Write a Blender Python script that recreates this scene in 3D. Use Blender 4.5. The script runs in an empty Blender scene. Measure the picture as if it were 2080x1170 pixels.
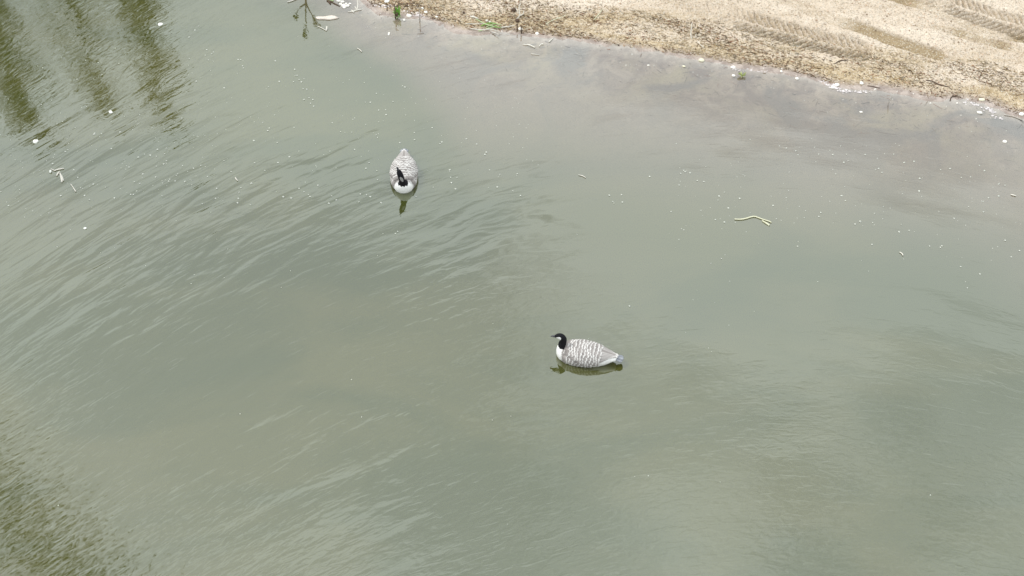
import bpy, math, random
import numpy as np
from mathutils import Vector
random.seed(7)
rng = np.random.default_rng(11)
R = math.radians
sc = bpy.context.scene
C = sc.collection

# ------------------------------------------------------------------ camera, sky, sun, exposure
CAM_H, FPX, PITCH = 13.7, 3200.0, 45.0          # height over the water, focal length in photo pixels, degrees down
cam_d = bpy.data.cameras.new('camera')
cam = bpy.data.objects.new('camera', cam_d); C.objects.link(cam)
cam.location = (0, 0, CAM_H); cam.rotation_euler = (R(90 - PITCH), 0, 0)
cam_d.sensor_width = 36; cam_d.lens = 36 * FPX / 2080
cam_d.clip_start = 0.1; cam_d.clip_end = 3000
sc.camera = cam

SUN_AZ, SUN_EL = -68.0, 50.0                     # azimuth from +Y (away from the camera), negative = left
world = bpy.data.worlds.new('World'); sc.world = world; world.use_nodes = True
wn, wl = world.node_tree.nodes, world.node_tree.links
wn.clear()
wout = wn.new('ShaderNodeOutputWorld'); bg = wn.new('ShaderNodeBackground')
sky = wn.new('ShaderNodeTexSky'); sky.sky_type = 'NISHITA'; sky.sun_disc = False
sky.sun_elevation = R(SUN_EL); sky.sun_rotation = R(SUN_AZ); sky.dust_density = 2.5
hs = wn.new('ShaderNodeHueSaturation'); hs.inputs['Saturation'].default_value = 0.45
tc = wn.new('ShaderNodeTexCoord'); mp = wn.new('ShaderNodeMapping'); mp.inputs['Scale'].default_value = (1, 1, 2.2); mp.inputs['Location'].default_value = (1.11, 1.83, 0.6)
cn = wn.new('ShaderNodeTexNoise'); cn.inputs['Scale'].default_value = 3.8; cn.inputs['Detail'].default_value = 6
cr = wn.new('ShaderNodeValToRGB')
cr.color_ramp.elements[0].position = 0.44; cr.color_ramp.elements[0].color = (0.54, 0.54, 0.54, 1)
cr.color_ramp.elements[1].position = 0.56; cr.color_ramp.elements[1].color = (0.95, 0.95, 0.95, 1)
cm = wn.new('ShaderNodeMixRGB'); cm.inputs['Color2'].default_value = (12.1, 12.85, 13.15, 1)
bg.inputs['Strength'].default_value = 0.10
wl.new(sky.outputs[0], hs.inputs['Color']); wl.new(hs.outputs[0], cm.inputs['Color1'])
wl.new(tc.outputs['Generated'], mp.inputs[0]); wl.new(mp.outputs[0], cn.inputs['Vector'])
wl.new(cn.outputs[0], cr.inputs[0]); wl.new(cr.outputs[0], cm.inputs['Fac'])
wl.new(cm.outputs[0], bg.inputs['Color']); wl.new(bg.outputs[0], wout.inputs[0])

sd_ = bpy.data.lights.new('sun', 'SUN'); sd_.energy = 1.5; sd_.angle = R(11); sd_.color = (1.0, 0.965, 0.91)
sun = bpy.data.objects.new('sun', sd_); C.objects.link(sun)
az, el = R(SUN_AZ), R(SUN_EL)
to_sun = Vector((math.sin(az) * math.cos(el), math.cos(az) * math.cos(el), math.sin(el)))
sun.rotation_euler = to_sun.to_track_quat('Z', 'Y').to_euler()
sc.view_settings.view_transform = 'Standard'; sc.view_settings.look = 'None'
sc.view_settings.exposure = 0.43; sc.view_settings.gamma = 1.0
sc.view_settings.use_curve_mapping = False
sc.cycles.max_bounces = 6; sc.cycles.transparent_max_bounces = 8
sc.cycles.caustics_reflective = False; sc.cycles.caustics_refractive = False

# ------------------------------------------------------------------ helpers
CP, SP = math.cos(R(PITCH)), math.sin(R(PITCH))
def W(u, v, z=0.0):
    """place in the world (height z) that the photo shows at pixel u, v"""
    a, b = (u - 1040) / FPX, -(v - 585) / FPX
    dx, dy, dz = a, CP + b * SP, -SP + b * CP
    t = (z - CAM_H) / dz
    return dx * t, dy * t

def tag(o, label=None, cat=None, group=None, kind=None):
    if label: o['label'] = label
    if cat: o['category'] = cat
    if group: o['group'] = group
    if kind: o['kind'] = kind
    return o

def empty(name, loc, rz=0.0):
    o = bpy.data.objects.new(name, None); C.objects.link(o)
    o.location = loc; o.rotation_euler = (0, 0, rz); o.empty_display_size = 0.1
    return o

def mesh(name, V, F, mat=None, parent=None, smooth=True, cols=None, attrs=None):
    me = bpy.data.meshes.new(name)
    V = np.asarray(V, dtype=np.float32)
    if isinstance(F, np.ndarray) and F.ndim == 2:
        n, k = F.shape
        me.vertices.add(len(V)); me.vertices.foreach_set('co', V.ravel())
        me.loops.add(n * k); me.loops.foreach_set('vertex_index', F.astype(np.int32).ravel())
        me.polygons.add(n); me.polygons.foreach_set('loop_start', np.arange(0, n * k, k, dtype=np.int32))
        me.update(calc_edges=True)
    else:
        me.from_pydata(V.tolist(), [], F); me.update()
    me.polygons.foreach_set('use_smooth', np.full(len(me.polygons), smooth))
    if cols is not None:
        ca = me.color_attributes.new('col', 'FLOAT_COLOR', 'POINT')
        c4 = np.ones((len(V), 4), np.float32); c4[:, :3] = cols
        ca.data.foreach_set('color', c4.ravel())
    for k_, a in (attrs or {}).items():
        at = me.attributes.new(k_, 'FLOAT', 'POINT'); at.data.foreach_set('value', np.asarray(a, np.float32))
    if mat: me.materials.append(mat)
    o = bpy.data.objects.new(name, me); C.objects.link(o)
    if parent: o.parent = parent
    return o

def grid_faces(nx, ny):
    i = np.arange(ny - 1)[:, None] * nx + np.arange(nx - 1)[None, :]
    i = i.ravel()
    return np.stack([i, i + 1, i + 1 + nx, i + nx], 1)

def hash2(ix, iy, s):
    n = (ix.astype(np.int64) * 374761393 + iy.astype(np.int64) * 668265263 + s * 974634777) & 0x7fffffff
    n = (n ^ (n >> 13)) * 1274126177 & 0x7fffffff
    n = (n ^ (n >> 16)) * 60493 & 0x7fffffff
    return (n & 0xffff) / 65535.0
def noise(x, y, s=0):
    x = np.asarray(x, float); y = np.asarray(y, float)
    ix, iy = np.floor(x), np.floor(y); fx, fy = x - ix, y - iy
    fx = fx * fx * (3 - 2 * fx); fy = fy * fy * (3 - 2 * fy)
    a, b = hash2(ix, iy, s), hash2(ix + 1, iy, s)
    c, d = hash2(ix, iy + 1, s), hash2(ix + 1, iy + 1, s)
    return (a + (b - a) * fx) * (1 - fy) + (c + (d - c) * fx) * fy
def fbm(x, y, s=0, o=4):
    r, a, t = 0, 1.0, 0
    for i in range(o):
        r = r + a * noise(x * 2 ** i + 17.3 * i, y * 2 ** i - 9.1 * i, s + i); t += a; a *= 0.5
    return r / t - 0.5
def sstep(a, b, x):
    t = np.clip((x - a) / (b - a), 0, 1); return t * t * (3 - 2 * t)

def tube(pts, rad, n=6, caps=True):
    P = np.array(pts, float); m = len(P)
    rad = np.interp(np.linspace(0, 1, m), np.linspace(0, 1, len(rad)), rad) if hasattr(rad, '__len__') else np.full(m, rad)
    T = np.gradient(P, axis=0); T /= np.linalg.norm(T, axis=1)[:, None] + 1e-9
    up = np.array([0, 0, 1.0]) if abs(T[0][2]) < 0.9 else np.array([0, 1.0, 0])
    V, F = [], []
    for i in range(m):
        a = np.cross(T[i], up); a /= np.linalg.norm(a) + 1e-9; b = np.cross(T[i], a); up = -b if i == 0 and False else up
        for k in range(n):
            th = 2 * math.pi * k / n
            V.append(P[i] + rad[i] * (math.cos(th) * a + math.sin(th) * b))
    for i in range(m - 1):
        for k in range(n):
            F.append((i * n + k, i * n + (k + 1) % n, (i + 1) * n + (k + 1) % n, (i + 1) * n + k))
    if caps: F.append(tuple(range(n))[::-1]); F.append(tuple((m - 1) * n + k for k in range(n)))
    return V, F
class MB:
    def __init__(s): s.V, s.F = [], []
    def add(s, vf):
        o = len(s.V); s.V += [tuple(p) for p in vf[0]]; s.F += [tuple(i + o for i in f) for f in vf[1]]
        return s
    def build(s, name, mat, parent=None, smooth=True): return mesh(name, s.V, s.F, mat, parent, smooth)

# ------------------------------------------------------------------ materials
def mat_new(name):
    m = bpy.data.materials.new(name); m.use_nodes = True
    nt = m.node_tree; b = nt.nodes['Principled BSDF']
    return m, nt, b
def plain(name, col, rough=0.7, var=0.25, scale=25, bump=0.3, spec=0.3):
    m, nt, b = mat_new(name)
    tcn = nt.nodes.new('ShaderNodeTexCoord'); n = nt.nodes.new('ShaderNodeTexNoise'); n.inputs['Scale'].default_value = scale
    n.inputs['Detail'].default_value = 5
    mx = nt.nodes.new('ShaderNodeMixRGB')
    mx.inputs['Color1'].default_value = (*[c * (1 - var) for c in col], 1); mx.inputs['Color2'].default_value = (*[min(1, c * (1 + var)) for c in col], 1)
    bp = nt.nodes.new('ShaderNodeBump'); bp.inputs['Strength'].default_value = bump; bp.inputs['Distance'].default_value = 0.004
    L = nt.links.new
    L(tcn.outputs['Object'], n.inputs['Vector']); L(n.outputs[0], mx.inputs[0]); L(mx.outputs[0], b.inputs['Base Color'])
    L(n.outputs[0], bp.inputs['Height']); L(bp.outputs[0], b.inputs['Normal'])
    b.inputs['Roughness'].default_value = rough; b.inputs['Specular IOR Level'].default_value = spec
    return m
def attr_mat(name, rough=0.75, var=0.2, scale=60, spec=0.25, bump=0.2):
    m, nt, b = mat_new(name); L = nt.links.new
    a = nt.nodes.new('ShaderNodeAttribute'); a.attribute_name = 'col'
    tcn = nt.nodes.new('ShaderNodeTexCoord'); n = nt.nodes.new('ShaderNodeTexNoise'); n.inputs['Scale'].default_value = scale
    mr = nt.nodes.new('ShaderNodeMapRange'); mr.inputs['To Min'].default_value = 1 - var; mr.inputs['To Max'].default_value = 1 + var
    mx = nt.nodes.new('ShaderNodeVectorMath'); mx.operation = 'SCALE'
    bp = nt.nodes.new('ShaderNodeBump'); bp.inputs['Strength'].default_value = bump; bp.inputs['Distance'].default_value = 0.003
    L(tcn.outputs['Object'], n.inputs['Vector']); L(n.outputs[0], mr.inputs[0]); L(a.outputs['Color'], mx.inputs[0]); L(mr.outputs[0], mx.inputs['Scale'])
    L(mx.outputs[0], b.inputs['Base Color']); L(n.outputs[0], bp.inputs['Height']); L(bp.outputs[0], b.inputs['Normal'])
    b.inputs['Roughness'].default_value = rough; b.inputs['Specular IOR Level'].default_value = spec
    return m

# ------------------------------------------------------------------ shoreline and terrain height
shore_px = [(716, -22), (738, 8), (772, 30), (800, 36), (850, 40), (893, 52), (935, 66), (985, 70), (1050, 74), (1110, 80), (1160, 84), (1210, 93), (1290, 108),
            (1345, 115), (1400, 122), (1440, 128), (1480, 138), (1540, 143), (1590, 150), (1640, 162), (1690, 180), (1735, 184), (1790, 185), (1845, 194), (1880, 206),
            (1950, 208), (2000, 214), (2050, 236), (2100, 250), (2200, 275)]
shore = [W(*p) for p in shore_px]
lake = shore + [(11, 12.5), (13.5, 8), (22, -5), (38, -60), (-60, -70), (-42, -30), (-24, 0), (-17, 8), (-14, 13), (-13.2, 18), (-12.3, 21), (-9.5, 22.6), (-6.5, 22.3), (-4.4, 21.3), (-3.2, 20.6)]
lake = np.array(lake)
def shore_dist(x, y):
    """signed distance to the shoreline: positive on land"""
    d2 = np.full(x.shape, 1e9); inside = np.zeros(x.shape, bool)
    n = len(lake)
    for i in range(n):
        ax, ay = lake[i]; bx, by = lake[(i + 1) % n]
        ex, ey = bx - ax, by - ay; L2 = ex * ex + ey * ey
        t = np.clip(((x - ax) * ex + (y - ay) * ey) / L2, 0, 1)
        d2 = np.minimum(d2, (x - ax - t * ex) ** 2 + (y - ay - t * ey) ** 2)
        c = ((ay > y) != (by > y)) & (x < ex * (y - ay) / (ey if abs(ey) > 1e-9 else 1e-9) + ax)
        inside ^= c
    d = np.sqrt(d2)
    return np.where(inside, -d, d)
def poly_coord(x, y, P):
    best = np.full(x.shape, 1e9); lat = np.zeros(x.shape); al = np.zeros(x.shape); s0 = 0
    for i in range(len(P) - 1):
        ax, ay = P[i]; bx, by = P[i + 1]; ex, ey = bx - ax, by - ay; L = math.hypot(ex, ey)
        t = np.clip(((x - ax) * ex + (y - ay) * ey) / L ** 2, 0, 1)
        px_, py_ = x - ax - t * ex, y - ay - t * ey
        d = np.hypot(px_, py_); m = d < best
        best = np.where(m, d, best); lat = np.where(m, np.sign(ex * py_ - ey * px_) * d, lat); al = np.where(m, s0 + t * L, al)
        s0 += L
    return lat, al
# (path in photo pixels, half width m, lugs?, depth)
tracks = [([(1290, -40), (1360, -2), (1440, 28), (1520, 52), (1640, 84), (1740, 108)], 0.24, 1, 0.050),
          ([(1780, -40), (1880, 8), (1960, 36), (2040, 62), (2160, 98)], 0.25, 1, 0.055),
          ([(1500, -30), (1590, 12), (1680, 48), (1740, 66), (1830, 96), (1900, 118)], 0.13, 0, 0.050),
          ([(1800, 10), (1870, 28), (1930, 48), (1985, 74), (2060, 88), (2200, 120)], 0.12, 0, 0.045),
          ([(1900, 70), (1960, 84), (2080, 116), (2200, 150)], 0.09, 0, 0.022)]
tracks = [([W(*p) for p in a], b, c, d) for a, b, c, d in tracks]
def terrain(x, y, full=False):
    s0 = shore_dist(x, y)
    near = (np.abs(s0) < 6) & (np.hypot(x, y - 17) < 16)
    s = s0 + np.where(np.abs(s0) < 2, 0.16 * fbm(x * 1.3, y * 1.3, 3) + 0.07 * fbm(x * 6, y * 6, 5, 3), 0)
    z = np.where(s > 0, 0.045 * np.minimum(s, 0.6) + 0.10 * np.clip(s - 0.6, 0, 12), np.maximum((0.11 + 0.30 * sstep(-0.3, -3.2, x)) * s, -1.0))
    z = z + np.clip(s * 0.35 + 0.25, 0.15, 1) * 0.05 * fbm(x * 1.1, y * 1.6, 21) + 0.014 * fbm(x * 8, y * 8, 22, 3) * sstep(-0.3, 0.4, s)
    rut = np.zeros(x.shape)
    # general small roughness, dragged along the bank
    k = sstep(0.1, 0.7, s)
    z = z + k * (0.030 * fbm(x * 3.1 + y * 2.0, y * 9.0 + x * 4.0, 31, 3) + 0.022 * fbm(x * 17, y * 17, 33, 3))
    for P, hw, lugs, dep in tracks:
        lat, al = poly_coord(x, y, P)
        lat = lat + 0.04 * fbm(al * 1.7, lat * 0 + hw * 90, 41)
        q = np.abs(lat) / hw
        fade = 0.25 + 0.75 * sstep(-0.12, 0.10, fbm(al * 1.1, lat * 0 + dep * 900, 43))
        m = sstep(1.05, 0.8, q) * fade
        if lugs:
            ph = (al + np.abs(lat) * 0.85 + np.where(lat > 0, 0.045, 0)) / 0.10 + 1.1 * fbm(x * 5, y * 5, 45)
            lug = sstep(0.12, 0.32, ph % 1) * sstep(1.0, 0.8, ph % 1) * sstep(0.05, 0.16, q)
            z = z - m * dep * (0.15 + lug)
            rut = np.maximum(rut, m * 0.55 * lug)  # moist brown in the lug prints, also painted to deepen their weak shading
        else:
            z = z - m * dep + m * 0.006 * fbm(al * 1.5, lat * 70, 47, 2)
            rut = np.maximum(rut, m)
        z = z + 0.014 * np.exp(-((q - 1.15) / 0.14) ** 2) * fade * (0.6 + fbm(al * 5, lat * 20, 49))
    if full: return z, s, rut
    return z

def axis(segs):
    out = [np.array([segs[0][0]])]
    for a, b, st in segs:
        n = max(2, int(round((b - a) / st)) + 1); out.append(np.linspace(a, b, n)[1:])
    return np.concatenate(out)
ax_x = axis([(-1500, -300, 300), (-300, -60, 40), (-60, -16, 2.2), (-16, -9, 0.5), (-9, -2.8, 0.12), (-2.8, 8.6, 0.0155), (8.6, 12, 0.1), (12, 60, 2), (60, 300, 40), (300, 1500, 300)])
ax_y = axis([(-1500, -300, 300), (-300, -80, 40), (-80, 5, 2.5), (5, 14, 0.3), (14, 16.0, 0.05), (16.0, 20.2, 0.0155), (20.2, 24, 0.12), (24, 60, 1.5), (60, 300, 30), (300, 1500, 300)])
gx, gy = np.meshgrid(ax_x, ax_y); gx = gx.ravel(); gy = gy.ravel()
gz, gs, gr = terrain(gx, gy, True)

def ground_material():
    m, nt, b = mat_new('sandy_bank'); L = nt.links.new; N = nt.nodes.new
    def at(n):
        a = N('ShaderNodeAttribute'); a.attribute_name = n; return a.outputs['Fac']
    g = N('ShaderNodeNewGeometry'); pos = g.outputs['Position']
    def nz(scale, det=6, dist=0.0, vec=None, rough=0.6):
        n = N('ShaderNodeTexNoise'); n.inputs['Scale'].default_value = scale; n.inputs['Detail'].default_value = det
        n.inputs['Distortion'].default_value = dist; n.inputs['Roughness'].default_value = rough; L(vec or pos, n.inputs['Vector']); return n.outputs[0]
    def ramp(i, a, bb, ca=(0, 0, 0), cb=(1, 1, 1)):
        r = N('ShaderNodeValToRGB'); e = r.color_ramp.elements
        e[0].position = a; e[0].color = (*ca, 1); e[1].position = bb; e[1].color = (*cb, 1); L(i, r.inputs[0]); return r.outputs[0]
    def mix(f, a, c, mode='MIX'):
        r = N('ShaderNodeMixRGB'); r.blend_type = mode
        for sck, v in ((r.inputs[0], f), (r.inputs[1], a), (r.inputs[2], c)):
            if hasattr(v, 'links'): L(v, sck)
            elif isinstance(v, tuple): sck.default_value = (*v, 1)
            else: sck.default_value = v
        return r.outputs[0]
    mpn = N('ShaderNodeMapping'); mpn.inputs['Rotation'].default_value = (0, 0, R(31)); mpn.inputs['Scale'].default_value = (0.35, 1.5, 1); L(pos, mpn.inputs[0])
    strk = mpn.outputs[0]
    dry = mix(ramp(nz(1.6, 7, 0.5, strk), 0.38, 0.62), (0.54, 0.43, 0.31), (0.74, 0.63, 0.505))
    dry = mix(ramp(nz(30, 5), 0.35, 0.7), dry, (0.60, 0.51, 0.41), 'MIX')
    tan = mix(ramp(nz(9, 6, 0.6), 0.4, 0.62), (0.40, 0.30, 0.175), (0.57, 0.46, 0.31))
    s = at('shore')
    sn = N('ShaderNodeMath'); sn.operation = 'MULTIPLY_ADD'; L(nz(1.4, 6, 0.8, strk), sn.inputs[0]); sn.inputs[1].default_value = -2.6; 
    ad = N('ShaderNodeMath'); ad.operation = 'ADD'; L(s, ad.inputs[0]); ad.inputs[1].default_value = 1.3; L(ad.outputs[0], sn.inputs[2])
    drym = N('ShaderNodeMapRange'); L(sn.outputs[0], drym.inputs[0]); drym.inputs['From Min'].default_value = 0.25; drym.inputs['From Max'].default_value = 0.95; 
    col = mix(drym.outputs[0], tan, dry)
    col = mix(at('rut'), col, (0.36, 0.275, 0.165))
    # grit: dark and pale grains
    v = N('ShaderNodeTexVoronoi'); v.inputs['Scale'].default_value = 75; L(pos, v.inputs['Vector'])
    grain = N('ShaderNodeSeparateColor'); L(v.outputs['Color'], grain.inputs[0])
    col = mix(ramp(grain.outputs[0], 0.74, 0.86), col, mix(0.45, col, (0.15, 0.10, 0.06)))
    col = mix(ramp(grain.outputs[1], 0.86, 0.90), col, mix(0.5, col, (0.74, 0.70, 0.62)))
    col = mix(ramp(nz(15, 5, 1.2), 0.58, 0.66), col, mix(0.42, col, (0.20, 0.13, 0.075)))
    # wet greyish mud at and under the water line
    mud = mix(ramp(nz(3.5, 7, 0.8), 0.4, 0.62), (0.20, 0.148, 0.125), (0.38, 0.30, 0.24))
    mud = mix(ramp(nz(1.1, 5, 0.5), 0.45, 0.65), mud, (0.36, 0.30, 0.20))
    mud = mix(ramp(nz(0.75, 4, 0.8), 0.50, 0.60), mud, (0.17, 0.15, 0.14))
    mud = mix(ramp(nz(22, 4), 0.56, 0.66), mud, mix(0.5, mud, (0.09, 0.08, 0.07)))
    dm = N('ShaderNodeMapRange'); L(s, dm.inputs[0]); dm.inputs['From Min'].default_value = -0.16; dm.inputs['From Max'].default_value = 0.03
    mud = mix(dm.outputs[0], mud, mix(ramp(nz(8, 6), 0.42, 0.6), (0.31, 0.25, 0.215), (0.47, 0.395, 0.345)))
    wetm = N('ShaderNodeMapRange'); L(s, wetm.inputs[0]); wetm.inputs['From Min'].default_value = 0.08; wetm.inputs['From Max'].default_value = 0.26
    col = mix(wetm.outputs[0], mud, col)
    far = N('ShaderNodeMapRange'); L(s, far.inputs[0]); far.inputs['From Min'].default_value = 6; far.inputs['From Max'].default_value = 14
    col = mix(far.outputs[0], col, mix(ramp(nz(0.8, 8), 0.4, 0.6), (0.07, 0.085, 0.03), (0.13, 0.12, 0.06)))
    L(col, b.inputs['Base Color'])
    rg = N('ShaderNodeMapRange'); L(wetm.outputs[0], rg.inputs[0]); rg.inputs['To Min'].default_value = 0.35; rg.inputs['To Max'].default_value = 0.92; L(rg.outputs[0], b.inputs['Roughness'])
    b.inputs['Specular IOR Level'].default_value = 0.3
    bp = N('ShaderNodeBump'); bp.inputs['Strength'].default_value = 0.9; bp.inputs['Distance'].default_value = 0.012
    hh = N('ShaderNodeMath'); hh.operation = 'ADD'; L(nz(45, 5), hh.inputs[0]); L(v.outputs['Distance'], hh.inputs[1]); L(hh.outputs[0], bp.inputs['Height'])
    L(bp.outputs[0], b.inputs['Normal'])
    return m
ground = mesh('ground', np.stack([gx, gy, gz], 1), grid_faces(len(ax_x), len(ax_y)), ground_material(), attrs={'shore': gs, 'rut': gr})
tag(ground, kind='structure')

# ------------------------------------------------------------------ water
wx = axis([(-60, -16, 4), (-16, -9.5, 0.4), (-9.5, 9.5, 0.04), (9.5, 14, 0.4), (14, 40, 4)])
wy = axis([(-70, 0, 5), (0, 8, 0.5), (8, 21, 0.04), (21, 24, 0.3)])
X, Y = np.meshgrid(wx, wy); X = X.ravel(); Y = Y.ravel()
dep = -terrain(X, Y)
# where this part of the pond lies in the photo, to say where the breeze roughens it
zc = Y * CP + CAM_H * SP
U = 1040 + X / zc * FPX; Vp = 585 - (Y * SP - CAM_H * CP) / zc * FPX
inframe = (zc > 1)
def blob(u, v, su, sv, rot=0):
    c, s_ = math.cos(R(rot)), math.sin(R(rot)); a = (U - u) * c - (Vp - v) * s_; b_ = (U - u) * s_ + (Vp - v) * c
    return np.exp(-0.5 * ((a / su) ** 2 + (b_ / sv) ** 2)) * inframe
low = sstep(450, 900, Vp) * inframe; calm = 1 - 0.62 * sstep(900, 1350, U) * sstep(1100, 500, Vp) * inframe
fine = 0.035 + 0.05 * low + 0.42 * blob(20, 900, 110, 150) + 0.40 * blob(270, 1110, 250, 95) + 0.16 * blob(560, 1150, 240, 90) + 0.05 * blob(1600, 1000, 420, 200) \
     + 0.08 * blob(350, 560, 260, 90, 25) + 0.14 * blob(1000, 590, 130, 50)
streak = 0.035 + 0.02 * low + 0.85 * blob(280, 560, 300, 110, 30) + 0.62 * blob(760, 960, 230, 140, 35) + 0.75 * blob(1040, 500, 150, 70, 35) + 0.50 * blob(190, 270, 210, 45, 20) \
     + 0.13 * blob(800, 350, 400, 100) + 0.10 * blob(1850, 620, 300, 120) + 0.2 * blob(450, 900, 250, 200)
fine = fine * calm; streak = streak * calm
chop = 0.04 + 0.60 * blob(190, 70, 230, 100) + 0.5 * blob(40, 900, 110, 150) + 0.5 * blob(250, 1130, 240, 80)
ws = 0
# wave made by each bird as it swims (low rings and a short wake)
gz_w = np.zeros(X.shape)
def rings(u, v, amp, lam, rmax):
    cx, cy = W(u, v); r = np.hypot(X - cx, Y - cy)
    return amp * np.sin(2 * math.pi * r / lam) * np.exp(-r / rmax) * sstep(0.1, 0.4, r)
gz_w += rings(820, 350, 0.0009, 0.20, 0.28) + rings(1190, 725, 0.0009, 0.18, 0.28) + rings(1400, 370, 0.0007, 0.55, 0.9)
edge = sstep(-9.5, -8.5, X) * sstep(9.5, 8.5, X) * sstep(8, 8.8, Y)
gz_w *= edge * sstep(0.0, 0.15, dep)

def water_material():
    m = bpy.data.materials.new('murky_water'); m.use_nodes = True; nt = m.node_tree; nt.nodes.clear(); L = nt.links.new; N = nt.nodes.new
    out = N('ShaderNodeOutputMaterial')
    g = N('ShaderNodeNewGeometry'); sx = N('ShaderNodeSeparateXYZ'); L(g.outputs['Position'], sx.inputs[0])
    def at(n):
        a = N('ShaderNodeAttribute'); a.attribute_name = n; return a.outputs['Fac']
    def M(op, a, b_=None, c=None):
        r = N('ShaderNodeMath'); r.operation = op
        for i, v in enumerate((a, b_, c)):
            if v is None: continue
            if hasattr(v, 'links'): L(v, r.inputs[i])
            else: r.inputs[i].default_value = v
        return r.outputs[0]
    x, y = sx.outputs[0], sx.outputs[1]
    # crests run in a fan: rising to the right on the left side, flat on the right
    F = M('ADD', M('MULTIPLY', x, 0.36), M('MULTIPLY', M('MULTIPLY', x, x), -0.060))
    psi = M('SUBTRACT', y, F)
    def vec(sx_, sy_, off=0.0):
        c = N('ShaderNodeCombineXYZ'); L(M('MULTIPLY_ADD', x, sx_, off), c.inputs[0]); L(M('MULTIPLY', psi, sy_), c.inputs[1]); return c.outputs[0]
    def nz(v, det=3, rough=0.5, dist=0.0):
        n = N('ShaderNodeTexNoise'); n.inputs['Scale'].default_value = 1; n.inputs['Detail'].default_value = det; n.inputs['Roughness'].default_value = rough
        n.inputs['Distortion'].default_value = dist; L(v, n.inputs['Vector']); return n.outputs[0]
    h1 = nz(vec(0.95, 2.2), 1.5, 0.45, 0.8)            # long low swell streaks
    h2 = nz(vec(2.2, 5.5, 13.0), 1.5, 0.5, 0.9)      # ripples
    h3 = nz(vec(7.0, 15.0, 31.0), 1.5, 0.5, 0.8)      # cat's paws
    h5 = nz(vec(5.0, 8.5, 71.0), 2.0, 0.5, 1.2)           # small confused chop
    h4 = M('MAXIMUM', M('SUBTRACT', nz(vec(3.4, 15.0, 91.0), 1.5, 0.5, 0.3), 0.60), 0.0)   # single short wavelets
    h0 = nz(vec(0.35, 0.8, 50.0), 2, 0.5)
    hs_ = M('ADD', M('MULTIPLY', M('MULTIPLY', h1, 0.028), at('streak')), M('MULTIPLY', M('MULTIPLY', h2, 0.0085), at('streak')))
    hf = M('MULTIPLY', M('MULTIPLY', h3, 0.0095), at('fine'))
    hx = M('ADD', M('MULTIPLY', M('MULTIPLY', h5, 0.0065), at('chop')), M('MULTIPLY', M('MULTIPLY', h4, 0.030), M('MULTIPLY_ADD', at('fine'), 1.3, 0.02)))
    hh = M('ADD', M('ADD', M('ADD', hs_, hf), hx), M('MULTIPLY', h0, 0.013))
    bp = N('ShaderNodeBump'); bp.inputs['Strength'].default_value = 1.0; bp.inputs['Distance'].default_value = 1.0; L(hh, bp.inputs['Height'])
    # body of the water: olive silt, cloudier in drifting patches
    def mix(f, a, c):
        r = N('ShaderNodeMixRGB')
        for sck, v in ((r.inputs[0], f), (r.inputs[1], a), (r.inputs[2], c)):
            if hasattr(v, 'links'): L(v, sck)
            else: sck.default_value = (*v, 1)
        return r.outputs[0]
    def ramp(i, a, b_):
        r = N('ShaderNodeMapRange'); r.interpolation_type = 'SMOOTHSTEP'; L(i, r.inputs[0]); r.inputs['From Min'].default_value = a; r.inputs['From Max'].default_value = b_; return r.outputs[0]
    c1 = N('ShaderNodeCombineXYZ'); L(M('MULTIPLY', x, 0.28), c1.inputs[0]); L(M('MULTIPLY', y, 0.55), c1.inputs[1])
    body = mix(ramp(nz(c1.outputs[0], 5, 0.55, 0.6), 0.36, 0.64), (0.052, 0.060, 0.014), (0.078, 0.078, 0.022))
    shallow = ramp(at('depth'), 0.42, 0.05)
    body = mix(shallow, body, (0.19, 0.145, 0.10))
    d = N('ShaderNodeBsdfDiffuse'); L(body, d.inputs['Color'])
    tr = N('ShaderNodeBsdfTransparent'); tr.inputs['Color'].default_value = (0.93, 0.93, 0.90, 1)
    al = M('SUBTRACT', 1.0, M('POWER', 2.718, M('MULTIPLY', M('MAXIMUM', at('depth'), 0.0), -6.0)))
    inner = N('ShaderNodeMixShader'); L(al, inner.inputs[0]); L(tr.outputs[0], inner.inputs[1]); L(d.outputs[0], inner.inputs[2])
    gl = N('ShaderNodeBsdfGlossy'); gl.inputs['Roughness'].default_value = 0.02; gl.inputs['Color'].default_value = (0.96, 0.987, 0.975, 1)
    L(bp.outputs[0], gl.inputs['Normal'])
    fr = N('ShaderNodeFresnel'); fr.inputs['IOR'].default_value = 2.1; L(bp.outputs[0], fr.inputs['Normal'])
    top = N('ShaderNodeMixShader'); L(M('MULTIPLY', fr.outputs[0], M('MULTIPLY_ADD', g.outputs['Backfacing'], -0.95, 1.0)), top.inputs[0]); L(M('MULTIPLY_ADD', g.outputs['Backfacing'], -1.15, 2.40), fr.inputs['IOR']); L(inner.outputs[0], top.inputs[1]); L(gl.outputs[0], top.inputs[2])
    L(top.outputs[0], out.inputs[0])
    return m
water = mesh('water', np.stack([X, Y, gz_w], 1), grid_faces(len(wx), len(wy)), water_material(), attrs={'depth': dep, 'fine': fine, 'streak': streak, 'chop': chop})
tag(water, kind='structure')

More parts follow.
